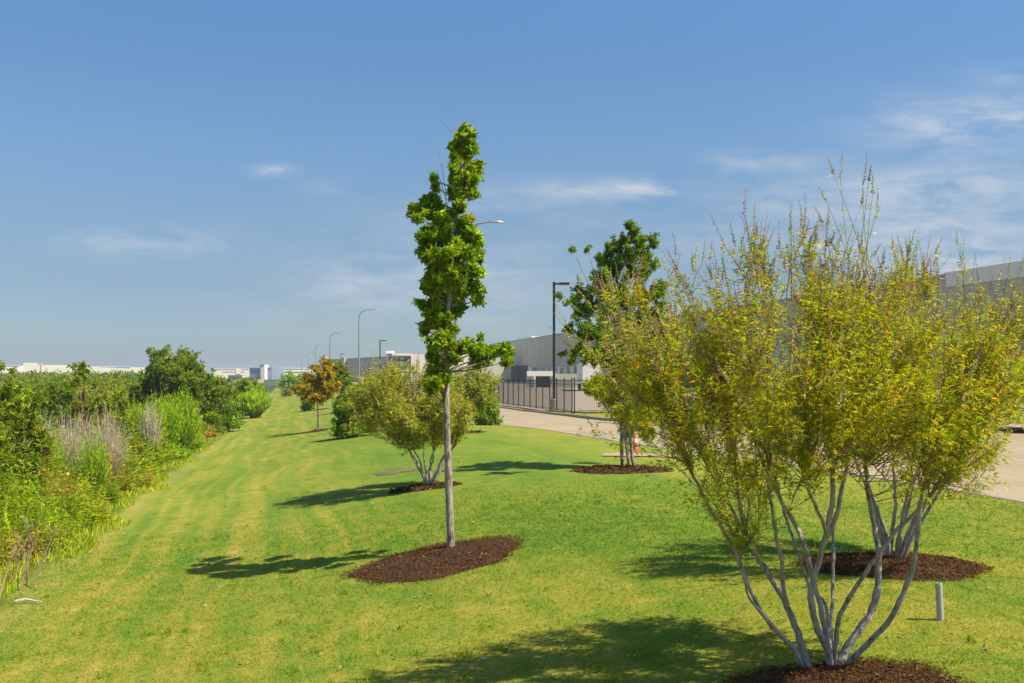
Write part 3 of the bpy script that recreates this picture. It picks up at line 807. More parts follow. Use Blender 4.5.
bush(303, 388.5, 16, 17, 'pale green bush behind the farthest lime green bush', LIME, [.4, .4, .2], n=350, leaf=.5)
# airy shrub right of tall trunk
b6 = G(464, 432)
mulch_bed(462, 432.5, .8, .7, 'mulch patch under the airy shrub right of the tall tree trunk', 400, .08, .03)
cr6 = Crown(b6+np.array([.25, 0, 1.25]), 1.15, 1.0, .95, .85)
willowy_shrub('flowering_shrub', 'airy grey green shrub right of the tall tree trunk near the road', 'shrub', b6, fan(b6, 6, .6, .4, .03, .015), cr6, 40, 260, 900, .12,
              [(.12, .155, .09), (.17, .19, .14), (.08, .12, .04)], [.4, .3, .3], 'multi stemmed flowering shrubs on the lawn', spikes=80, spike_len=.3)
bush(486, 425, 32, 32, 'low leafy green bush at the road edge left of the fence', DG, [.3, .5, .1, .1], n=500, leaf=.14)
bush(384, 395, 30, 22, 'pale green bush seen over the olive shrub', LIME, [.4, .4, .2], n=400, leaf=.3)

# ------------------------------------------------------------------ left scrub
def scrub_tree(px, py, Yb, w, h, label, cols, wts, n, leaf, name='scrub_bush', cat='bush', nb=34, flat=-.95, r=(.18, .32), trunk_r=.05, stems=3, asp=1.0):
    x = (px-512)/F*Yb; b = np.array([x, Yb, float(gz(x, Yb))]); rw = w/2/F*Yb; H = EYE+(HY-py)/F*Yb-b[2]
    C = b+np.array([0, 0, H*.5])
    bl = ell_blobs(C, rw, rw*asp, H*.52, nb, rw*r[0], rw*r[1], flat)+skirt(b, rw*1.1, min(rw*.4, H*.35))
    return blob_tree(name, label, cat, b, bl, n, leaf, cols, wts, 'wild bushes left of the lawn', trunk_r=trunk_r, per=6, stems=stems, trunk_name='stem', bark='twig')
scrub_tree(179, 341, 50, 112, 86, 'big round dark green tree at the edge of the mown lawn', [(.085, .145, .014), (.12, .185, .018), (.055, .10, .01), (.15, .21, .022)], [.3, .35, .12, .23], 12000, .15, 'round_tree', 'tree', 110, -.95, (.12, .22), .10, 4)
scrub_tree(222, 375, 52, 44, 50, 'bright bushy skirt against the right side of the round tree', [(.10, .19, .02), (.15, .24, .02)], [.5, .5], 1500, .15)
scrub_tree(14, 371, 17, 92, 80, 'leafy green bush with red stems at the left edge of view', [(.11, .17, .018), (.15, .20, .025), (.065, .11, .015), (.18, .10, .04)], [.4, .36, .22, .02], 3600, .075, nb=36)
scrub_tree(-35, 380, 15, 120, 80, 'dark leafy bush running out of view at the far left', [(.11, .17, .018), (.15, .20, .025), (.065, .11, .015)], [.4, .35, .25], 2400, .075, nb=30)
scrub_tree(82, 357, 24, 62, 80, 'loose tall bush with bare reddish twigs poking above the scrub', [(.13, .19, .03), (.09, .16, .02), (.17, .11, .05)], [.5, .4, .1], 1900, .08, nb=34, r=(.14, .26))
scrub_tree(115, 378, 27, 60, 60, 'olive green bush left of the round tree', [(.12, .18, .02), (.16, .2, .03)], [.6, .4], 1700, .09)
scrub_tree(55, 372, 30, 60, 60, 'mid green bush behind the loose twiggy bush', [(.08, .15, .02), (.12, .18, .02)], [.6, .4], 1500, .1)
scrub_tree(8, 353, 26, 40, 60, 'thin crowned tree reaching above the scrub at the left edge', [(.14, .2, .03), (.2, .24, .05)], [.5, .5], 500, .10, 'slender_tree', 'tree', 16, 0, (.12, .2), .03, 2)
scrub_tree(246, 378, 75, 34, 40, 'bright green bush beyond the round tree along the lawn edge', [(.12, .2, .02), (.17, .25, .03)], [.5, .5], 1200, .2)
scrub_tree(256, 381, 105, 26, 40, 'farthest bright bush along the left edge of the lawn', [(.12, .2, .02), (.17, .24, .03)], [.5, .5], 800, .3)

def plume(px, py, Yb, w, label, cols, wts, n=900, name='feathery_bush', cat='bush', mat='leaf_thin'):
    """upright feathery bush: many thin wands"""
    x = (px-512)/F*Yb; base = np.array([x, Yb, float(gz(x, Yb))]); rw = w/2/F*Yb; H = EYE+(HY-py)/F*Yb-base[2]
    root = tag(empty(name, base), label, cat, 'wild bushes left of the lawn')
    a = rng.uniform(0, 6.28, n); q = np.sqrt(rng.uniform(0, 1, n)); 
    bx = base+np.c_[np.cos(a)*q*rw*.35, np.sin(a)*q*rw*.35, np.zeros(n)]
    lean = np.c_[np.cos(a)*q*rw*.8, np.sin(a)*q*rw*.8, np.zeros(n)]+rng.normal(size=(n, 3))*rw*(.38 if mat == 'dry' else .2)*np.array([1, 1, 0])
    hh = H*rng.uniform(.35 if mat == 'dry' else .5, 1.05, n)*(1-.3*q)
    t = np.linspace(0, 1, 6)
    P = bx[:, None]+lean[:, None]*(t**1.3)[None, :, None]; P[:, :, 2] += hh[:, None]*t[None]
    cc = palette(n, cols, wts, .15)
    g = Geo(); g.tubes(P, np.tile(np.linspace(.007, .003, 6)*Yb/25*(1 if mat == 'leaf_thin' else .62), (n, 1)), 3, col=cc, cap=False)
    g.build('stems', M['dry'], root)
    g = Geo()
    m = n*16; i = rng.integers(0, n, m); tt = rng.uniform(.25, 1, m)*5; ai = np.minimum(tt.astype(int), 4); fr = (tt-ai)[:, None]
    S = P[i, ai]*(1-fr)+P[i, ai+1]*fr
    d = randdir(m)*.6+np.array([0, 0, .9]); Ln = rng.uniform(.06, .14, m)*Yb/28*(1 if mat == 'leaf_thin' else .55)
    g.leaves(S, d, randdir(m), Ln, Ln*.16, cc[i]*rng.uniform(.8, 1.2, (m, 1)), hexa=False)
    g.build('foliage', M[mat], root)
FE1 = [(.14, .22, .02), (.19, .26, .03), (.10, .17, .02)]
plume(160, 392, 32, 40, 'feathery bright green bush in front of the round tree', FE1, [.4, .4, .2])
plume(182, 386, 34, 30, 'taller feathery green bush in front of the round tree, nearest the lawn', FE1, [.3, .5, .2])
plume(136, 396, 29, 44, 'feathery green bush beside the dead grey brush', FE1, [.4, .4, .2])
plume(255, 388, 70, 26, 'small feathery green bush past the round tree', FE1, [.3, .5, .2], 400)
GREY = [(.56, .44, .32), (.45, .35, .25), (.64, .53, .40)]
plume(50, 420, 18.5, 34, 'low feathery green growth in front of the grey brush', FE1, [.4, .4, .2], 260)
plume(92, 424, 19.5, 34, 'low feathery green growth between the two grey brush clumps', FE1, [.4, .4, .2], 260)
plume(72, 400, 20, 50, 'tangle of dead grey brush in the wild growth', GREY, [.4, .3, .3], 620, 'dead_brush', 'dead brush', 'dry')
plume(108, 398, 22, 32, 'smaller dead grey brush right of the larger grey tangle', GREY, [.4, .3, .3], 400, 'dead_brush', 'dead brush', 'dry')
plume(150, 392, 28.5, 18, 'thin dead grey stalks among the feathery bushes', GREY, [.4, .3, .3], 200, 'dead_brush', 'dead brush', 'dry')
plume(42, 400, 20, 22, 'pale dry brush left of the larger grey tangle', GREY, [.4, .3, .3], 260, 'dead_brush', 'dead brush', 'dry')

def edge_c(y):        # ragged edge of the mown grass
    return -3.28+.22*np.sin(y*.9)+.18*np.sin(y*2.3+1)-.012*np.maximum(y-12, 0)-.35*np.maximum(12-y, 0)
# herb layer
def meadow():
    n = 8500
    y = 7.5+ (rng.uniform(0, 1, n)**1.6)*42
    depth = rng.uniform(0, 1, n)**1.25*11*np.clip(y/20, .55, 1.6)
    c = edge_c(y)-depth
    x = c-K*y; keep = x > -.66*y-1.5; x, y, depth = x[keep], y[keep], depth[keep]; n = len(x)
    z = gz(x, y)
    H = (.38+.95*sm(depth/1.2))*rng.uniform(.65, 1.15, n)
    H *= np.where(y > 14, 1.0, 1.1)
    t = np.linspace(0, 1, 5)
    lean = rng.normal(size=(n, 2))*.12*H[:, None]
    P = np.zeros((n, 5, 3)); P[:, :, 0] = x[:, None]+lean[:, :1]*t**1.5; P[:, :, 1] = y[:, None]+lean[:, 1:]*t**1.5; P[:, :, 2] = z[:, None]+H[:, None]*t
    zone = np.sin(x*1.1+y*.5)+np.sin(y*1.3-x*.6)
    pal1 = palette(n, [(.12, .20, .014), (.165, .24, .018), (.08, .145, .012), (.20, .235, .03)], [.35, .3, .2, .15])
    pal2 = palette(n, [(.17, .19, .05), (.21, .20, .08), (.12, .15, .03), (.24, .19, .11)], [.3, .25, .25, .2])
    leftish = (x/y < -.44)
    cc = np.where(((zone > 1.3) | (leftish & (zone > .1)))[:, None], pal2, pal1)
    g = Geo(); g.tubes(P, np.tile(np.linspace(.005, .002, 5), (n, 1)), 3, col=cc*.9, cap=False)
    m = n*36; i = rng.integers(0, n, m); tt = rng.uniform(.08, 1, m)*4; ai = np.minimum(tt.astype(int), 3); fr = (tt-ai)[:, None]
    S = P[i, ai]*(1-fr)+P[i, ai+1]*fr
    side = randdir(m)*np.array([1, 1, .35])+np.array([0, 0, .35])
    S = S+side*rng.uniform(0, .10, (m, 1))
    sc = np.clip(y[i]/13, .9, 2.6); Ln = rng.uniform(.03, .085, m)*sc
    g.leaves(S, side, np.array([0, 0, 1.])+randdir(m)*.6, Ln, Ln*rng.uniform(.2, .5, m), cc[i]*rng.uniform(.75, 1.25, (m, 1)), hexa=False, droop=.3)
    tag(g.build('wild_herbs', M['leaf']), 'dense knee to waist high green wild herbs left of the lawn', 'wild plants', kind='stuff')
    # tall fine grasses, dry and green
    n2 = 30000
    y = 7.5+(rng.uniform(0, 1, n2)**1.5)*55; dep = rng.uniform(-.35, 1, n2)
    dep = np.where(dep < 0, dep, dep**1.4*10); c = edge_c(y)-dep; x = c-K*y
    keep = x > -.66*y-1; x, y, dep = x[keep], y[keep], dep[keep]; n2 = len(x); z = gz(x, y)
    zone = np.sin(x*1.1+y*.5)+np.sin(y*1.3-x*.6)
    dry = rng.uniform(size=n2) < np.where(dep < .5, .25, .10)+.15*(zone > .9)+.15*(x/y < -.45)
    H = (.12+.70*sm((dep+.2)/1.6))*rng.uniform(.5, 1.25, n2)*np.where(dry, 1.1, 1)
    D = rng.normal(size=(n2, 3))*np.array([.33, .33, 0])+np.array([0, 0, 1.])
    col = np.where(dry[:, None], palette(n2, [(.22, .22, .16), (.18, .18, .12), (.27, .28, .22)], [.4, .3, .3]), palette(n2, [(.10, .165, .02), (.14, .20, .03)], [.5, .5]))
    g = Geo(); g.leaves(np.c_[x, y, z], D, randdir(n2), H, .0062*np.clip(y/13, .7, 2.6), col, hexa=True, droop=.25)
    tag(g.build('tall_grass', M['leaf_thin']), 'tall uncut green and straw coloured grass along the lawn edge', 'tall grass', kind='stuff')
    # flowers
    n3 = 340
    y = 10+(rng.uniform(0, 1, n3)**1.2)*24; dep = .3+rng.uniform(0, 1, n3)**1.1*6; x = edge_c(y)-dep-K*y; z = gz(x, y)
    H = (.35+.85*sm(dep/1.5))*rng.uniform(.85, 1.25, n3)
    g = Geo(); P = np.stack([np.c_[x, y, z], np.c_[x+rng.normal(size=n3)*.04, y, z+H*.5], np.c_[x+rng.normal(size=n3)*.06, y+rng.normal(size=n3)*.06, z+H]], 1)
    g.tubes(P, np.full((n3, 3), .003), 3, col=np.array((.15, .24, .03)), cap=False)
    cc = palette(n3, [(.42, .28, .02), (.42, .17, .02), (.42, .36, .04)], [.5, .12, .38], .1)
    face = np.array([.2, -.8, .6])+rng.normal(size=(n3, 3))*.45; face /= np.linalg.norm(face, axis=1, keepdims=True)
    sc = rng.uniform(.018, .038, n3)*np.clip(y/15, .9, 1.7)
    for k in range(9):
        d = np.cross(face, randdir(n3)); d /= np.linalg.norm(d, axis=1, keepdims=True)
        g.leaves(P[:, -1], d+face*.15, face, sc, sc*.45, cc, hexa=False, droop=.1)
    tag(g.build('wildflowers', M['leaf']), 'scattered yellow and orange wildflowers in the herb growth', 'wildflowers', kind='stuff')
meadow()

# woody dry stems at the near left edge
g = Geo()
for px in (33, 40, 46, 26, 12):
    b = G(px, 586+rng.uniform(-4, 6)+(12 if px < 20 else 0)); b[0] -= .15
    e = b+np.array([rng.uniform(.05, .30), rng.uniform(-.1, .2), rng.uniform(.55, .8)])
    g.tubes(bez(b, (b+e)/2+np.array([-.05, 0, 0]), e, 7), np.linspace(.014, .006, 7), 5, col=np.array((.42, .30, .17)))
    for q in range(5):
        a_ = b+(e-b)*rng.uniform(.3, .9); f_ = a_+np.array([rng.normal()*.12, rng.normal()*.08, rng.uniform(.08, .25)])
        g.tubes(bez(a_, (a_+f_)/2+randdir(1)[0]*.02, f_, 5), np.linspace(.005, .002, 5), 4, col=np.array((.38, .28, .17)))
tag(g.build('dry_stems', M['dry']), 'bare tan woody stems leaning out of the herbs at the lawn edge', 'dry stems', kind='stuff')

def far_brush():
    g = Geo()
    n = 620
    y = np.geomspace(34, 420, n)*rng.uniform(.9, 1.1, n)
    dep = rng.uniform(0, 1, n)**1.3*(6+y*.42)
    dep += np.where(y < 60, 5, 0)
    c = -5.0-dep; x = c-K*y
    top = np.where(y > 75, rng.uniform(1.3, 2.3, n)+(y-75)*.003, rng.uniform(.9, 1.55, n))
    z = gz(x, y); px_ = 512+F*x/y
    nearstreet = px_ > 205; top = np.where(nearstreet, EYE-(9+rng.uniform(0, 3, n))/F*y, top); H = top-z
    ok = (H > .45) & ~(nearstreet & (y > 170)); x, y, z, H = x[ok], y[ok], z[ok], H[ok]; n = len(x)
    R = rng.uniform(.8, 1.6, n)*np.clip(y/80, .8, 3.5)
    for xi, yi, zi, hi, ri in zip(x, y, z, H, R):
        m = int(190 if yi > 60 else 300)
        d = randdir(m); rr = rng.uniform(.3, 1, m)**.5
        S = np.array([xi, yi, zi+hi*.45])+d*np.array([ri, ri, hi*.55])*rr[:, None]
        base = palette(1, [(.08, .13, .016), (.12, .165, .02), (.05, .09, .012), (.15, .175, .03)], [.35, .3, .2, .15])[0]
        cc = np.clip(base*(1+rng.normal(size=(m, 1))*.2), .01, .5)
        Ln = rng.uniform(.7, 1.3, m)*(.12+yi*.0022)
        g.leaves(S, randdir(m), d+randdir(m)*.5, Ln, Ln*.5, cc, hexa=False)
    tag(g.build('distant_brush', M['leaf']), 'continuous green brush stretching away behind the nearer wild bushes', 'brush', kind='stuff')
far_brush()

# ------------------------------------------------------------------ lawn grass blades
def blades():
    g = Geo()
    n = 560000
    u = rng.uniform(0, 1, n)
    y = 1/(1/3.6*(1-u)+u/19.)          # even in the picture's height
    x = rng.uniform(-.62, .62, n)*y*1.05
    c = x+K*y
    keep = (c > -4.2) & (y > 3.6)
    # keep the mulch beds clear
    for bx, by_, rx, ry in BEDS: keep &= ((x-bx)/rx)**2+((y-by_)/ry)**2 > .93
    nr = np.interp(y, [p[1] for p in NE], [p[0] for p in NE])
    keep &= x < nr-.10
    x, y = x[keep], y[keep]; n = len(x); z = gz(x, y)
    s = np.clip(y/8, .8, 1.6)*np.clip((19.5-y)/5, .15, 1)
    Ln = rng.uniform(.024, .05, n)*s**.75; Wd = .0045*s**1.15
    D = rng.normal(size=(n, 3))*np.array([.8, .8, .1])+np.array([0, 0, .5]); D /= np.linalg.norm(D, axis=1, keepdims=True)
    S = np.cross(D, rng.normal(size=(n, 3))); S /= np.linalg.norm(S, axis=1, keepdims=True)
    P = np.c_[x, y, z-.004]
    v = np.stack([P-S*Wd[:, None]*.6, P+S*Wd[:, None]*.6, P+D*Ln[:, None]+np.array([0, 0, -.004])], 1).reshape(-1, 3)
    k = rng.uniform(.9, 1.4, n)[:, None]; straw = (rng.uniform(size=n) < .13)[:, None]
    col = np.where(straw, np.array([1.6, 1.2, 1.6]), np.array([1., 1., 1.]))*k
    g.add(v, np.arange(n*3).reshape(-1, 3), np.repeat(col, 3, 0))
    tag(g.build('grass', M['blade']), 'short mown grass blades covering the lawn', 'grass', kind='stuff')
BEDS = []
for o in [o for o in COL.objects if o.name.startswith('mulch_bed')]:
    m = [ch for ch in COL.objects if ch.parent == o and ch.name.startswith('mulch_mound')][0]
    co = np.empty(len(m.data.vertices)*3, np.float32); m.data.vertices.foreach_get('co', co); co = co.reshape(-1, 3)
    BEDS.append(((co[:, 0].min()+co[:, 0].max())/2, (co[:, 1].min()+co[:, 1].max())/2, np.ptp(co[:, 0])/2, np.ptp(co[:, 1])/2))
blades()

# ------------------------------------------------------------------ small objects
# pipe
def pipe():
    b = G(940.5, 620); H = 37/F*b[1]; r = .0235
    root = tag(empty('marker_pipe', b), 'short upright grey plastic pipe sticking out of the lawn at right', 'pipe')
    a = np.linspace(0, 2*np.pi, 24, endpoint=False); v = []; f = []
    prof = [(r, -.06), (r, H-.004), (r-.002, H), (r-.005, H), (r-.0055, H-.004), (r-.0055, H-.09)]
    tilt = -.05
    for rr, zz in prof: v += [(b[0]+rr*math.cos(t)+zz*tilt, b[1]+rr*math.sin(t), b[2]+zz) for t in a]
    for i in range(len(prof)-1):
        for j in range(24): f.append((i*24+j, i*24+(j+1) % 24, i*24+24+(j+1) % 24, i*24+24+j))
    g = Geo(); g.add(v, f); g.build('tube_wall', M['tube'], root, False)
    g = Geo(); zz = H-.088; g.add([(b[0]+(r-.0055)*math.cos(t)+zz*tilt, b[1]+(r-.0055)*math.sin(t), b[2]+zz) for t in a], [tuple(range(24))]); g.build('inner_bottom', M['hole'], root)
pipe()
# orange cone behind the three stemmed tree
def cone():
    b = G(635, 452.5); H = .42
    root = tag(empty('traffic_cone', b), 'orange marker cone with a pale band seen between the stems of the three stemmed tree', 'cone')
    def frus(z0, z1, n, mat):
        a = np.linspace(0, 2*np.pi, 20, endpoint=False); g = Geo()
        R = lambda z: .085-(.055*z/H)
        v = [(b[0]+R(z)*math.cos(t), b[1]+R(z)*math.sin(t), b[2]+z+.01) for z in (z0, z1) for t in a]
        f = [(j, (j+1) % 20, 20+(j+1) % 20, 20+j) for j in range(20)]; f.append(tuple(range(20, 40)))
        g.add(v, f[:-1]); g.f.append(np.array([f[-1]])); g.build(n, M[mat], root, False)
    frus(.02, .22, 'lower_cone', 'orange'); frus(.22, .31, 'white_band', 'white'); frus(.31, H, 'cone_tip', 'orange')
    g = Geo(); g.box(b[0]-.11, b[0]+.11, b[1]-.11, b[1]+.11, b[2], b[2]+.03, bev=.008); g.build('base_plate', M['orange'], root)
cone()
# litter
g = Geo(); p = G(27, 604); g.tubes(np.array([p+[-.13, 0, .03], p+[-.02, .02, .045], p+[.17, -.03, .03]]), [.012, .016, .006], 6)
tag(g.build('broken_stick', M['litter']), 'pale broken stick lying on the lawn at the scrub edge', 'stick')
g = Geo(); p = G(837, 556.5); p[2] += .07
v = p+rng.normal(size=(9, 3))*np.array([.03, .03, .018]); g.add(v, [(0, 1, 2), (2, 3, 4), (4, 5, 0), (5, 6, 7), (7, 8, 0), (1, 6, 3)])
tag(g.build('crumpled_wrapper', M['blueplastic']), 'small crumpled pale blue wrapper on the right hand mulch bed', 'litter')
for px, py, lab in ((484, 661, 'pale stone chip in the foreground shadow'), (547, 640, 'tiny grey stone chip on the lawn in front of the shrub shadow')):
    g = Geo(); p = G(px, py); p[2] += .02
    g.box(-.014, .016, -.009, .009, -.007, .007, rot=rng.uniform(0, 3), org=p, bev=.003)
    tag(g.build('stone_chip', M['litter']), lab, 'stone chip')
def lawn_bits():
    n = 1500; y = 1/(1/4.-rng.uniform(0, 1, n)*(1/4.-1/22.)); x = rng.uniform(-.6, .6, n)*y; c = x+K*y
    keep = (c > -3.0) & (c < 8.2); x, y = x[keep], y[keep]; n = len(x); z = gz(x, y)+.022
    D = rng.normal(size=(n, 3))*np.array([1, 1, .25]); Ln = rng.uniform(.018, .045, n)*np.clip(y/9, 1, 1.6)
    g = Geo(); g.leaves(np.c_[x, y, z], D, np.array([0, 0, 1.])+randdir(n)*.5, Ln, Ln*.45, palette(n, [(.30, .20, .09), (.20, .12, .05), (.42, .33, .16)], [.4, .35, .25]), hexa=True)
    tag(g.build('fallen_leaves', M['dry']), 'scattered small dry fallen leaves on the lawn', 'fallen leaves', kind='stuff')
    # longer weed tufts
    m = 200; y = 1/(1/4.-rng.uniform(0, 1, m)*(1/4.-1/26.)); x = rng.uniform(-.6, .6, m)*y; c = x+K*y
    keep = (c > -3.0) & (c < 8.2)
    for bx, by_, rx, ry in BEDS: keep &= ((x-bx)/rx)**2+((y-by_)/ry)**2 > 1
    x, y = x[keep], y[keep]; g = Geo(); m = len(x)
    for q in range(16):
        P = np.c_[x+rng.normal(size=m)*.035, y+rng.normal(size=m)*.035, gz(x, y)]
        D = rng.normal(size=(m, 3))*np.array([.6, .6, 0])+np.array([0, 0, .7]); Ln = rng.uniform(.03, .06, m)
        g.leaves(P, D, randdir(m), Ln, Ln*.13, palette(m, [(.065, .12, .012), (.085, .14, .015), (.14, .15, .03)], [.45, .4, .15]), hexa=True, droop=.35)
    tag(g.build('weed_tufts', M['leaf_thin']), 'slightly longer grass tufts dotted over the lawn', 'grass tufts', kind='stuff')
lawn_bits()

# ------------------------------------------------------------------ lamps
def square_lamp(x, y, H, label, group='square headed car park lamps', arm=(1, 0)):
    z = float(gz(x, y)); root = tag(empty('parking_lamp', (x, y, z)), label, 'street lamp', group)
    g = Geo(); g.tubes(np.array([(x, y, z-.1), (x, y, z+.70), (x, y, z+.76)]), [.28, .28, .25], 16); g.build('concrete_base', M['pad'], root)
    g = Geo(); g.box(-.16, .16, -.16, .16, .765, .80, org=(x, y, z), bev=.01); g.build('base_plate', M['black_metal'], root)
    s = .075; g = Geo(); g.box(-s, s, -s, s, .80, H, org=(x, y, z), bev=.008); g.build('pole', M['black_metal'], root)
    g = Geo(); g.box(s+.003, .30, -.04, .04, H-.16, H-.06, org=(x, y, z)); g.build('arm', M['black_metal'], root)
    g = Geo(); g.box(.303, .92, -.20, .20, H-.17, H-.03, org=(x, y, z), bev=.03); g.build('lamp_head', M['black_metal'], root)
Y = 59.; square_lamp((554-512)/F*Y, Y, EYE+(HY-282)/F*Y-float(gz(2.5, 59)), 'nearest black square headed lamp in front of the black fence')
H1 = EYE+(HY-282)/F*Y-float(gz(2.5, 59))
for px, py, Yq, lab in ((380, 340, 150., 'black square headed lamp left of the office block, second nearest'), (341, 353.5, 245., 'third black square headed lamp, small above the dark bush'),
                        (365, 357.5, 300., 'small black lamp between two taller lamps against the far grey warehouse')):
    x = (px-512)/F*Yq; square_lamp(x, Yq, EYE+(HY-py)/F*Yq-float(gz(x, Yq)), lab)
def cobra(x, y, H, label, R=.1):
    z = float(gz(x, y)); root = tag(empty('street_lamp', (x, y, z)), label, 'street lamp', 'curved arm street lamps along the road')
    g = Geo(); g.tubes(np.array([(x, y, z-.1), (x, y, z+H*.5), (x, y, z+H*.88)]), [R, R*.8, R*.6], 10); g.build('pole', M['galv'], root)
    p = bez(np.array([x, y, z+H*.88]), np.array([x, y, z+H*1.0]), np.array([x+.9, y, z+H*1.0]), 12)
    p = np.concatenate([p, [[x+1.5, y, z+H*1.01]]]); g = Geo(); g.tubes(p, np.linspace(R*.6, R*.4, 13), 8); g.build('curved_arm', M['galv'], root)
    h = Geo(); n = 12; v = []; zz = z+H*1.01
    for t, w_, hh in ((0, .06, .04), (.15, .13, .09), (.45, .16, .10), (.7, .09, .05)):
        v += [(x+1.5+t, y-w_, zz-.03), (x+1.5+t, y+w_, zz-.03), (x+1.5+t, y+w_*.7, zz-.03+hh), (x+1.5+t, y-w_*.7, zz-.03+hh)]
    f = [(0, 1, 2, 3), (15, 14, 13, 12)]
    for k in range(3):
        for j in range(4): f.append((k*4+j, k*4+4+j, k*4+4+(j+1) % 4, k*4+(j+1) % 4))
    h.add(v, f); h.build('lamp_head', M['galv'], root)
for px, py, Yq, lab in ((456, 224, 46, 'tall curved street lamp mostly hidden behind the slender tree'), (359, 310, 107, 'tallest fully visible curved street lamp above the dark bush'),
                        (330, 333.5, 174, 'curved street lamp left of the tallest visible one'), (315.5, 345, 240, 'smaller curved street lamp above the orange tree'),
                        (308, 352, 320, 'tiny curved street lamp left of the one above the orange tree'), (302, 356.5, 410, 'farthest tiny curved street lamp on the left')):
    x = (px-512)/F*Yq; cobra(x, Yq, EYE+(HY-py)/F*Yq-float(gz(x, Yq)), lab, .1 if Yq < 150 else .13)

# ------------------------------------------------------------------ fence
def fence(pts, label, Hf, bay, picket, pr):
    root = tag(empty('picket_fence', (pts[0][0], pts[0][1], float(gz(*pts[0])))), label, 'fence', 'black picket fences of the truck court')
    P = np.array(pts, float); d = np.r_[0, np.cumsum(np.linalg.norm(np.diff(P, axis=0), axis=1))]
    nb = int(round(d[-1]/bay)); t = np.linspace(0, d[-1], nb+1)
    Q = np.c_[np.interp(t, d, P[:, 0]), np.interp(t, d, P[:, 1])]; Z = gz(Q[:, 0], Q[:, 1])
    for (x, y), z in zip(Q, Z):
        g = Geo(); g.box(-.035, .035, -.035, .035, -.1, Hf+.08, org=(x, y, z)); g.box(-.045, .045, -.045, .045, Hf+.08, Hf+.12, org=(x, y, z)); g.build('post', M['black_metal'], root)
    for i in range(nb):
        a = np.array([*Q[i], Z[i]]); b = np.array([*Q[i+1], Z[i+1]]); g = Geo(); ln = np.linalg.norm(b-a)
        dr = (b-a)/ln; a2 = a+dr*.04; b2 = b-dr*.04
        for h in (.15, Hf-.22, Hf-.02): g.tubes(np.array([a2+[0, 0, h], b2+[0, 0, h]]), [.018, .018], 4)
        m = int(ln/picket); s = (np.arange(m)+.5)/m
        pk = a2[None]+(b2-a2)[None]*s[:, None]
        pk = np.stack([pk+[0, 0, .06], pk+[0, 0, Hf+.04]], 1); g.tubes(pk, np.full((m, 2), pr), 4)
        g.build('picket_panel', M['black_metal'], root)
fpts = [np.array([(572-512)/F*55., 55.]), np.array([15.9-K*60-.2, 60]), np.array([15.9-K*78, 78]), np.array([15.9-K*105, 105])]
fence(fpts, 'black picket fence running away along the road', 1.85, 1.75, .13, .009)
fpts2 = [np.array([(572-512)/F*55.+.12, 54.9]), np.array([12.0, 47.0]), np.array([(1021-512)/F*40, 40.]), np.array([26., 37.]), np.array([33., 35.])]
fpts2 += [np.array([48., 31.])]
fence(fpts2, 'black picket fence crossing behind the driveway, seen face on', 1.85, 2.4, .14, .009)

# ------------------------------------------------------------------ buildings
RB = math.atan2(1, -K)          # bearing of the street (angle of local +x)
def quadbox(g, P0, P1, thick, z0, z1):
    """upright slab whose visible face runs P0->P1, body lies to the right of that direction"""
    P0 = np.array(P0, float); P1 = np.array(P1, float); d = P1-P0; ln = np.linalg.norm(d); d /= ln; nr = np.array([d[1], -d[0]])
    c = [P0, P1, P1+nr*thick, P0+nr*thick]
    v = [(*q, z0) for q in c]+[(*q, z1) for q in c]
    g.add(v, [(0, 1, 5, 4), (1, 2, 6, 5), (2, 3, 7, 6), (3, 0, 4, 7), (4, 5, 6, 7)])
def face_panel(P0, P1, s0, s1, z0, z1, proud):
    P0 = np.array(P0, float); P1 = np.array(P1, float); d = P1-P0; ln = np.linalg.norm(d); d /= ln; nr = np.array([d[1], -d[0]])
    A_ = P0+d*s0-nr*proud; B_ = P0+d*s1-nr*proud
    g = Geo(); quadbox(g, A_, B_, proud+.05, z0, z1); return g
def skew(root, x0, s_):
    """turn a block about its left end so that its long side faces a little to the right"""
    for ch in COL.objects:
        if ch.parent is root:
            me = ch.data; n = len(me.vertices); co = np.empty(n*3, np.float32); me.vertices.foreach_get('co', co); co = co.reshape(-1, 3)
            f = (co[:, 1]+s_*np.maximum(co[:, 0]-x0, -3))/co[:, 1]
            co[:, 0] *= f; co[:, 1] *= f
            me.vertices.foreach_set('co', co.ravel()); me.update()
def warehouse():
    C0 = 72; a = np.array([C0-K*40, 40.]); b = np.array([C0-K*375, 375.])
    root = tag(empty('warehouse', (a[0], a[1], -.4)), 'long grey windowless warehouse behind the truck court', 'building')
    ln = np.linalg.norm(b-a)
    # wall, body on the right hand side (away from the street)
    g = Geo(); quadbox(g, a, b, 90, -.6, 12.5); g.build('wall', M['wall_grey'], root)
    # coping, joints and raised bays
    face_panel(a, b, 0, ln, 12.5, 12.8, .12).build('coping', M['galv'], root)
    for i in range(1, 46):
        s = i*ln/46; face_panel(a, b, s-.06, s+.06, -.4, 12.45, .05).build('panel_joint', M['bluegrey'], root)
    face_panel(a, b, 0, 70.7, -.5, 12.9, .35).build('raised_bay', M['wall_grey'], root)
    face_panel(a, b, 0, 70.4, 11.3, 12.88, .40).build('upper_band', M['white'], root)
    face_panel(a, b, 14, 334, -.4, 3.6, .09).build('lower_band', M['bluegrey'], root)
    # dock doors
    for i, s in enumerate(np.arange(120, 330, 6.5)):
        dd = face_panel(a, b, s, s+3.2, .6, 3.9, .12).build('dock_door', M['white'] if i % 5 == 2 else M['glass'], root)
    face_panel(a, b, 268, 332, .2, 4.6, .4).build('dock_shade', M['hole'], root)
    g = Geo(); quadbox(g, np.array(a+(b-a)*.84)+[6, 2], np.array(a+(b-a)*.90)+[6, 0], 5, 12.5, 14.3); g.build('roof_vent', M['white'], root)
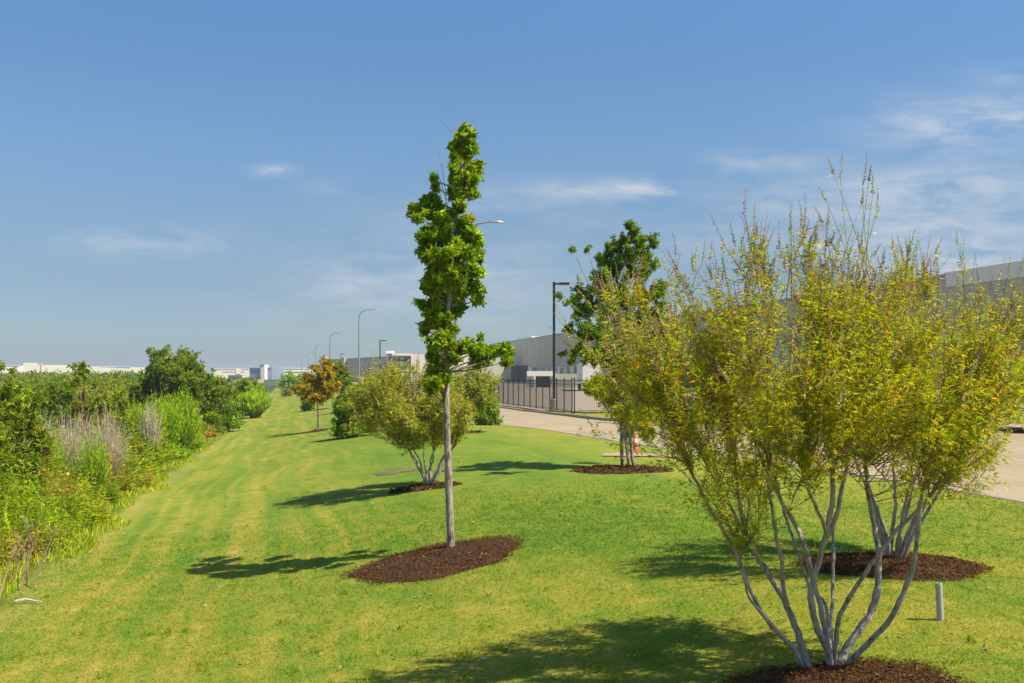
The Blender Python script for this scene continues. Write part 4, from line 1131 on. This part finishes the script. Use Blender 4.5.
warehouse()
def gatehouse():
    Yg = 175.; x0 = (527-512)/F*Yg; x1 = (555-512)/F*Yg; z = float(gz(x0, Yg)); zt = EYE+(HY-371)/F*Yg
    root = tag(empty('dock_shelter', (x0, Yg, z)), 'small grey dock building with white framed dark opening in front of the warehouse', 'building')
    g = Geo(); g.box(x0, x0+1.2, Yg, Yg+7, z-.2, zt-.4); g.box(x1-.9, x1+6.2, Yg, Yg+7, z-.2, zt-.5); g.build('wall', M['wall_grey'], root)
    g = Geo(); g.box(x0, x1+.1, Yg-.3, Yg+7, zt-.9, zt+.0); g.build('white_lintel', M['white'], root)
    g = Geo(); g.box(x0+1.2, x0+1.5, Yg-.3, Yg+.6, z, zt-.9); g.build('white_jamb', M['white'], root)
    g = Geo(); g.box(x0+1.5, x1-.9, Yg+.8, Yg+6.9, z, zt-.9); g.build('roller_door', M['hole'], root)
gatehouse()
def office():
    Yq = 286.; z = -.6; 
    X = lambda px: (px-512)/F*Yq
    Zt = lambda py: EYE+(HY-py)/F*Yq
    root = tag(empty('office_block', (X(394), Yq, z)), 'cream office block with dark glazed corner and small roof tower', 'building')
    g = Geo(); g.box(X(411), X(478), Yq, Yq+25, z, Zt(354)); g.build('wall', M['wall_cream'], root)
    g = Geo(); g.box(X(389), X(411)-.02, Yq+1.2, Yq+25, z, Zt(353.6)); g.build('glazed_bay', M['bluegrey'], root)
    g = Geo(); g.box(X(392), X(411.2), Yq-.3, Yq+1.2, Zt(355.6), Zt(353.2)); g.build('fascia', M['wall_cream'], root)
    g = Geo(); g.box(X(385.5), X(392), Yq+.2, Yq+6, Zt(353.5), Zt(350.8)); g.build('tower_cap', M['white'], root)
    g = Geo(); g.box(X(387), X(391.6), Yq+.5, Yq+6, z, Zt(353.5)-.01); g.build('tower', M['bluegrey'], root)
    for px0, px1, py0, py1 in ((388.4, 391.8, 356.5, 361), (397, 399.5, 357.5, 361.5), (400.3, 403.5, 357.5, 361.5), (404, 409, 357.2, 361.8), (397, 399.5, 364, 369.5), (400.3, 403.5, 364, 369.5), (404, 409, 364, 369.5), (388.4, 391.8, 364, 370)):
        g = Geo(); y0 = Yq+1.1 if px0 > 395 else Yq+.4; g.box(X(px0), X(px1), y0, y0+.3, Zt(py1), Zt(py0)); g.build('window', M['glass'], root)
    g = Geo(); g.box(X(397), X(410), Yq-.5, Yq+1.1, Zt(371.2), Zt(370.2)); g.build('canopy', M['white'], root)
    for px in (418, 425.5, 433, 448, 462):
        g = Geo(); g.box(X(px), X(px)+.12, Yq-.04, Yq+.1, z, Zt(355)); g.build('panel_joint', M['galv'], root)
    g = Geo(); g.box(X(455), X(466), Yq-9, Yq-.05, z, Zt(363)); g.build('entrance_wing', M['wall_cream'], root)
    skew(root, X(386), .30)
office()
def far_warehouse():
    a = np.array([-36.8, 292.]); b = np.array([-69.5, 365.])
    root = tag(empty('warehouse', (a[0], a[1], -.6)), 'far grey warehouse stretching left from the cream office block', 'building')
    # body behind
    d = b-a; ln = np.linalg.norm(d); 
    g = Geo(); quadbox(g, a, b, 40, -.7, 7.0); 
    g.build('wall', M['wall_grey'], root)
    face_panel(a, b, 0, ln, 7.0, 7.2, .1).build('coping', M['galv'], root)
    for i in range(1, 14):
        s = i*ln/14; face_panel(a, b, s-.05, s+.05, -.5, 6.95, .05).build('panel_joint', M['bluegrey'], root)
    g = face_panel(a, b, ln-6.5, ln+.2, -.5, 7.7, .6); g.build('corner_tower', M['glass'], root)
    g = face_panel(a, b, ln-7.2, ln+.8, 7.71, 8.3, 1.0); g.build('tower_cap', M['white'], root)
    g = Geo(); p = a+d*.56; q = a+d*.60; quadbox(g, p-[.9, .4], q-[.9, .4], .5, 3.0, 7.6); g.build('pale_fin', M['wall_cream'], root)
    face_panel(a, b, 6, 22, -.4, 1.3, .15).build('dark_dock', M['glass'], root)
far_warehouse()
def longbox(name, label, px0, px1, pyt, pyb, Yq, mat, depth, extra=(), turn=0.):
    X = lambda px: (px-512)/F*Yq
    Zt = lambda py: EYE+(HY-py)/F*Yq
    root = tag(empty(name, (X(px0), Yq, -1)), label, 'building')
    g = Geo(); g.box(X(px0), X(px1), Yq, Yq+depth, min(Zt(pyb), -.9), Zt(pyt)); g.build('wall', M[mat], root)
    for nm, a, b, c_, d_, mt, pr in extra:
        g = Geo(); g.box(X(a), X(b), Yq-pr, Yq+.5, Zt(d_), Zt(c_)); g.build(nm, M[mt], root)
    if turn: skew(root, X(px0), turn)
longbox('long_warehouse', 'long low white warehouse at the end of the street', 272, 325, 368.6, 379, 600, 'white', 40,
        [('window_band', 275, 324, 371.2, 372.4, 'bluegrey', .3), ('window_band', 275, 279, 373.6, 376, 'bluegrey', .3), ('coping', 271.8, 325.2, 367.9, 368.6, 'wall_cream', .6), ('door', 280, 283, 374, 377.6, 'glass', .3), ('door', 305, 309, 374, 377.6, 'glass', .3)], turn=.6)
longbox('grey_building', 'blue grey block left of the thin white tower', 249.5, 261, 368, 378, 560, 'bluegrey', 30, [('coping', 249.3, 261, 367.5, 368, 'wall_grey', .4), ('window_band', 251, 260, 371, 372.2, 'glass', .2)])
longbox('grey_building', 'blue grey block right of the thin white tower', 264.6, 271.6, 367.8, 378, 562, 'bluegrey', 30, [('coping', 264.6, 271.8, 367.4, 367.8, 'wall_grey', .4)])
longbox('white_tower', 'thin white tower between the two blue grey blocks', 261, 264.5, 364.5, 378, 555, 'white', 10, [('cap', 260.6, 264.9, 364, 364.5, 'wall_cream', .4), ('side_duct', 259.8, 261, 365, 378, 'bluegrey', .2)])
longbox('low_building', 'cream flat building beyond the round tree', 212, 249, 369.2, 378, 640, 'wall_cream', 30, [('coping', 211.5, 249.3, 368.7, 369.2, 'white', .5), ('window_band', 222, 244, 371.4, 372.2, 'bluegrey', .3), ('raised_front', 236, 241, 368.2, 374, 'wall_cream', .6)], turn=.7)
longbox('shop_building', 'small pale building with terracotta roof beyond the round tree', 229, 242, 376.4, 380, 420, 'wall_cream', 12, [('roof', 228.5, 242.5, 375.0, 376.4, 'terracotta', .8), ('window', 233, 235, 377.4, 378.6, 'glass', .2)])
longbox('green_roofed_shed', 'low shed with a green roof near the far hedge', 241.5, 255, 379.6, 382, 330, 'tan', 12, [('roof', 241, 255.6, 377.8, 379.6, 'roofgreen', .8)])
longbox('tan_wall', 'low tan boundary wall below the green roofed shed', 224, 257, 381.0, 383.8, 250, 'tan', .5, [('end_pillar', 252.5, 255, 379.8, 384, 'terracotta', .2)])
longbox('long_warehouse', 'long cream warehouse roofline behind the scrub at far left', 24, 130, 366.6, 378, 460, 'wall_cream', 60,
        [('raised_section', 24, 37, 362.8, 378, 'wall_cream', .8), ('raised_section', 37.2, 66, 364.8, 378, 'wall_cream', .5), ('coping', 66.2, 130.3, 366.1, 366.6, 'white', .5), ('duct', 41.5, 42.3, 362.2, 378, 'tan', .9), ('duct', 77.5, 78.3, 364.6, 378, 'wall_grey', .7)], turn=.7)
longbox('long_warehouse', 'pale warehouse roofline at the extreme left edge', -60, 20, 365.2, 378, 470, 'white', 60, [('coping', -60, 20.3, 364.6, 365.2, 'wall_cream', .5)], turn=.7)
# dark low wall at lawn end
g = Geo(); pa = G(262.5, 392.5); pb = G(275.5, 387.0)
quadbox(g, pa[:2], pb[:2], .2, pa[2]-.2, float(pb[2])+.55)
tag(g.build('low_fence', M['darkfence']), 'dark low board fence at the far end of the lawn', 'fence')
# small white truck
def truck():
    Yq = 170.; x = (393-512)/F*Yq; z = float(gz(x, Yq))
    root = tag(empty('box_truck', (x, Yq, z)), 'small white truck parked beyond the olive shrub near the office', 'truck')
    g = Geo(); g.box(-.9, 1.3, 0, 4.2, .9, 2.6, org=(x, Yq, z), bev=.05); g.build('cargo_box', M['white'], root)
    g = Geo(); g.box(-.85, .9, -1.7, -.02, .6, 2.0, org=(x, Yq, z), bev=.12); cab = g.build('cab', M['white'], root)
    g = Geo(); g.box(-.7, .75, -1.73, -1.69, 1.3, 1.85, org=(x, Yq, z)); g.build('windscreen', M['glass'], root)
    for sx in (-.8, .8):
        for sy in (-.9, 3.0):
            g = Geo(); g.tubes(np.array([(x+sx-.12, Yq+sy, z+.4), (x+sx+.12, Yq+sy, z+.4)]), [.4, .4], 14); g.build('wheel', M['tyre'], root)
truck()
def trailer():
    Yq = 120.; x = (571-512)/F*Yq; z = float(gz(x, Yq))
    root = tag(empty('box_trailer', (x, Yq, z)), 'pale box trailer glimpsed under the dark tree in the truck court', 'trailer')
    g = Geo(); g.box(0, 2.6, 0, 12, 1.2, 3.9, org=(x+2.4, Yq+14, z), bev=.05); g.build('cargo_box', M['white'], root)
    for s in (0, 1):
        for yy in (10, 11.2):
            g = Geo(); xx = x+2.7+s*2.0; g.tubes(np.array([(xx-.15, Yq+14+yy, z+.5), (xx+.15, Yq+14+yy, z+.5)]), [.5, .5], 14); g.build('wheel', M['tyre'], root)
    for s in (.4, 2.1):
        g = Geo(); g.box(s-.05, s+.05, 1.5, 1.6, 0, 1.2, org=(x+2.4, Yq+14, z)); g.build('landing_leg', M['black_metal'], root)
trailer()

# ------------------------------------------------------------------ haze
g = Geo(); g.box(-4600, 4600, -60, 4700, -4, 24)
o = g.build('haze', M['white']); o.data.materials.clear()
m, nt, out = newmat('air_haze')
v = N(nt, 'ShaderNodeVolumePrincipled', Density=.00042, Anisotropy=.2); v.inputs['Color'].default_value = (.86, .92, 1, 1)
L(nt, v.outputs[0], out.inputs['Volume']); o.data.materials.append(m); tag(o, 'thin pale daytime haze filling the air', 'haze', kind='stuff')

# ------------------------------------------------------------------ sky and sun
SD = np.array([.93, -.33, 0]); SD /= np.linalg.norm(SD); EL = radians(55)
w = bpy.data.worlds.new('World'); scene.world = w; w.use_nodes = True; nt = w.node_tree; nt.nodes.clear()
wo = nt.nodes.new('ShaderNodeOutputWorld'); bg = nt.nodes.new('ShaderNodeBackground')
sky = nt.nodes.new('ShaderNodeTexSky'); sky.sky_type = 'NISHITA'; sky.sun_disc = False
sky.sun_elevation = EL; sky.sun_rotation = math.atan2(SD[0], SD[1]); sky.altitude = 100
sky.air_density = 1.0; sky.dust_density = .8; sky.ozone_density = 3.0
tc = nt.nodes.new('ShaderNodeTexCoord'); s = nt.nodes.new('ShaderNodeSeparateXYZ'); L(nt, tc.outputs['Generated'], s.inputs[0])
yy = math_n(nt, 'MAXIMUM', s.outputs[1], .02)
uu = math_n(nt, 'DIVIDE', s.outputs[0], yy); vv = math_n(nt, 'DIVIDE', s.outputs[2], yy)
cv = N(nt, 'ShaderNodeCombineXYZ'); L(nt, math_n(nt, 'MULTIPLY', uu, 3.0), cv.inputs[0]); L(nt, math_n(nt, 'MULTIPLY', vv, 11.0), cv.inputs[1])
nz = noise(nt, cv.outputs[0], 3.4, 8, .66, .5); nz2 = noise(nt, cv.outputs[0], 1.3, 5, .6, .3)
mask = None
for px, py, sx, sy, am in ((960, 125, 95, 26, .8), (1010, 108, 40, 14, .5), (950, 190, 120, 24, .8), (975, 262, 130, 36, .8), (880, 235, 120, 30, .4), (600, 190, 75, 11, .8), (652, 186, 26, 9, .8), (145, 241, 75, 16, .6), (272, 170, 22, 6, .7), (755, 163, 50, 11, .6), (800, 200, 90, 16, .4), (690, 245, 90, 22, .3),
                           (380, 285, 130, 40, .42), (480, 210, 120, 25, .28), (330, 186, 30, 8, .3), (1000, 75, 40, 10, .45), (500, 290, 150, 45, .28)):
    du = math_n(nt, 'MULTIPLY', math_n(nt, 'SUBTRACT', uu, (px-512)/F), F/sx); dv = math_n(nt, 'MULTIPLY', math_n(nt, 'SUBTRACT', vv, (HY-py)/F), F/sy)
    q = math_n(nt, 'ADD', math_n(nt, 'MULTIPLY', du, du), math_n(nt, 'MULTIPLY', dv, dv))
    e = math_n(nt, 'MULTIPLY', math_n(nt, 'POWER', 2.718, math_n(nt, 'MULTIPLY', q, -1.0)), am)
    mask = e if mask is None else math_n(nt, 'ADD', mask, e)
cl = math_n(nt, 'MULTIPLY', mask, math_n(nt, 'MULTIPLY', math_n(nt, 'SUBTRACT', math_n(nt, 'ADD', math_n(nt, 'MULTIPLY', nz, .7), math_n(nt, 'MULTIPLY', nz2, .3)), .40), 5.0, clamp=True))
cl = math_n(nt, 'MINIMUM', cl, .85)
front = math_n(nt, 'GREATER_THAN', s.outputs[1], .02)
cl = math_n(nt, 'MULTIPLY', cl, front)
hz = math_n(nt, 'MULTIPLY', s.outputs[2], 2.7, clamp=True)
tint = ramp(nt, math_n(nt, 'MULTIPLY', s.outputs[2], 2.5, clamp=True), [(.0, (.44, .52, .61)), (.08, (.439, .515, .608)), (.21, (.44, .487, .56)), (.385, (.516, .58, .621)), (.55, (.545, .667, .722)), (.75, (.525, .70, .797)), (.90, (.543, .773, .882))])
skyc = mixc(nt, 1.0, sky.outputs[0], tint, 'MULTIPLY')
col = mixc(nt, math_n(nt, 'MULTIPLY', cl, .80), skyc, (4.2, 4.3, 4.45))
L(nt, col, bg.inputs[0]); bg.inputs[1].default_value = .10
L(nt, bg.outputs[0], wo.inputs[0])
ld = bpy.data.lights.new('sun', 'SUN'); ld.energy = 4.2; ld.angle = radians(.53); ld.color = (1, .94, .84)
lo = bpy.data.objects.new('sun', ld); COL.objects.link(lo)
from mathutils import Vector
d = Vector((SD[0]*math.cos(EL), SD[1]*math.cos(EL), math.sin(EL)))
lo.rotation_euler = d.to_track_quat('Z', 'Y').to_euler(); lo.location = (20, -10, 30)

# ------------------------------------------------------------------ camera
cam = bpy.data.cameras.new('camera'); co = bpy.data.objects.new('camera', cam); COL.objects.link(co)
co.location = (0, 0, EYE); co.rotation_euler = (radians(90), 0, 0)
cam.sensor_width = 36; cam.lens = F*36/1024; cam.shift_y = (HY-341.5)/1024; cam.clip_start = .1; cam.clip_end = 12000
scene.camera = co
scene.view_settings.view_transform = 'Standard'; scene.view_settings.look = 'None'; scene.view_settings.gamma = 1
scene.view_settings.exposure = .8
cy = scene.cycles
cy.use_denoising = True
try: cy.denoiser = 'OPENIMAGEDENOISE'
except Exception: pass
cy.max_bounces = 7; cy.diffuse_bounces = 4; cy.glossy_bounces = 2; cy.transmission_bounces = 3; cy.transparent_max_bounces = 4; cy.volume_bounces = 0
cy.sample_clamp_indirect = 6
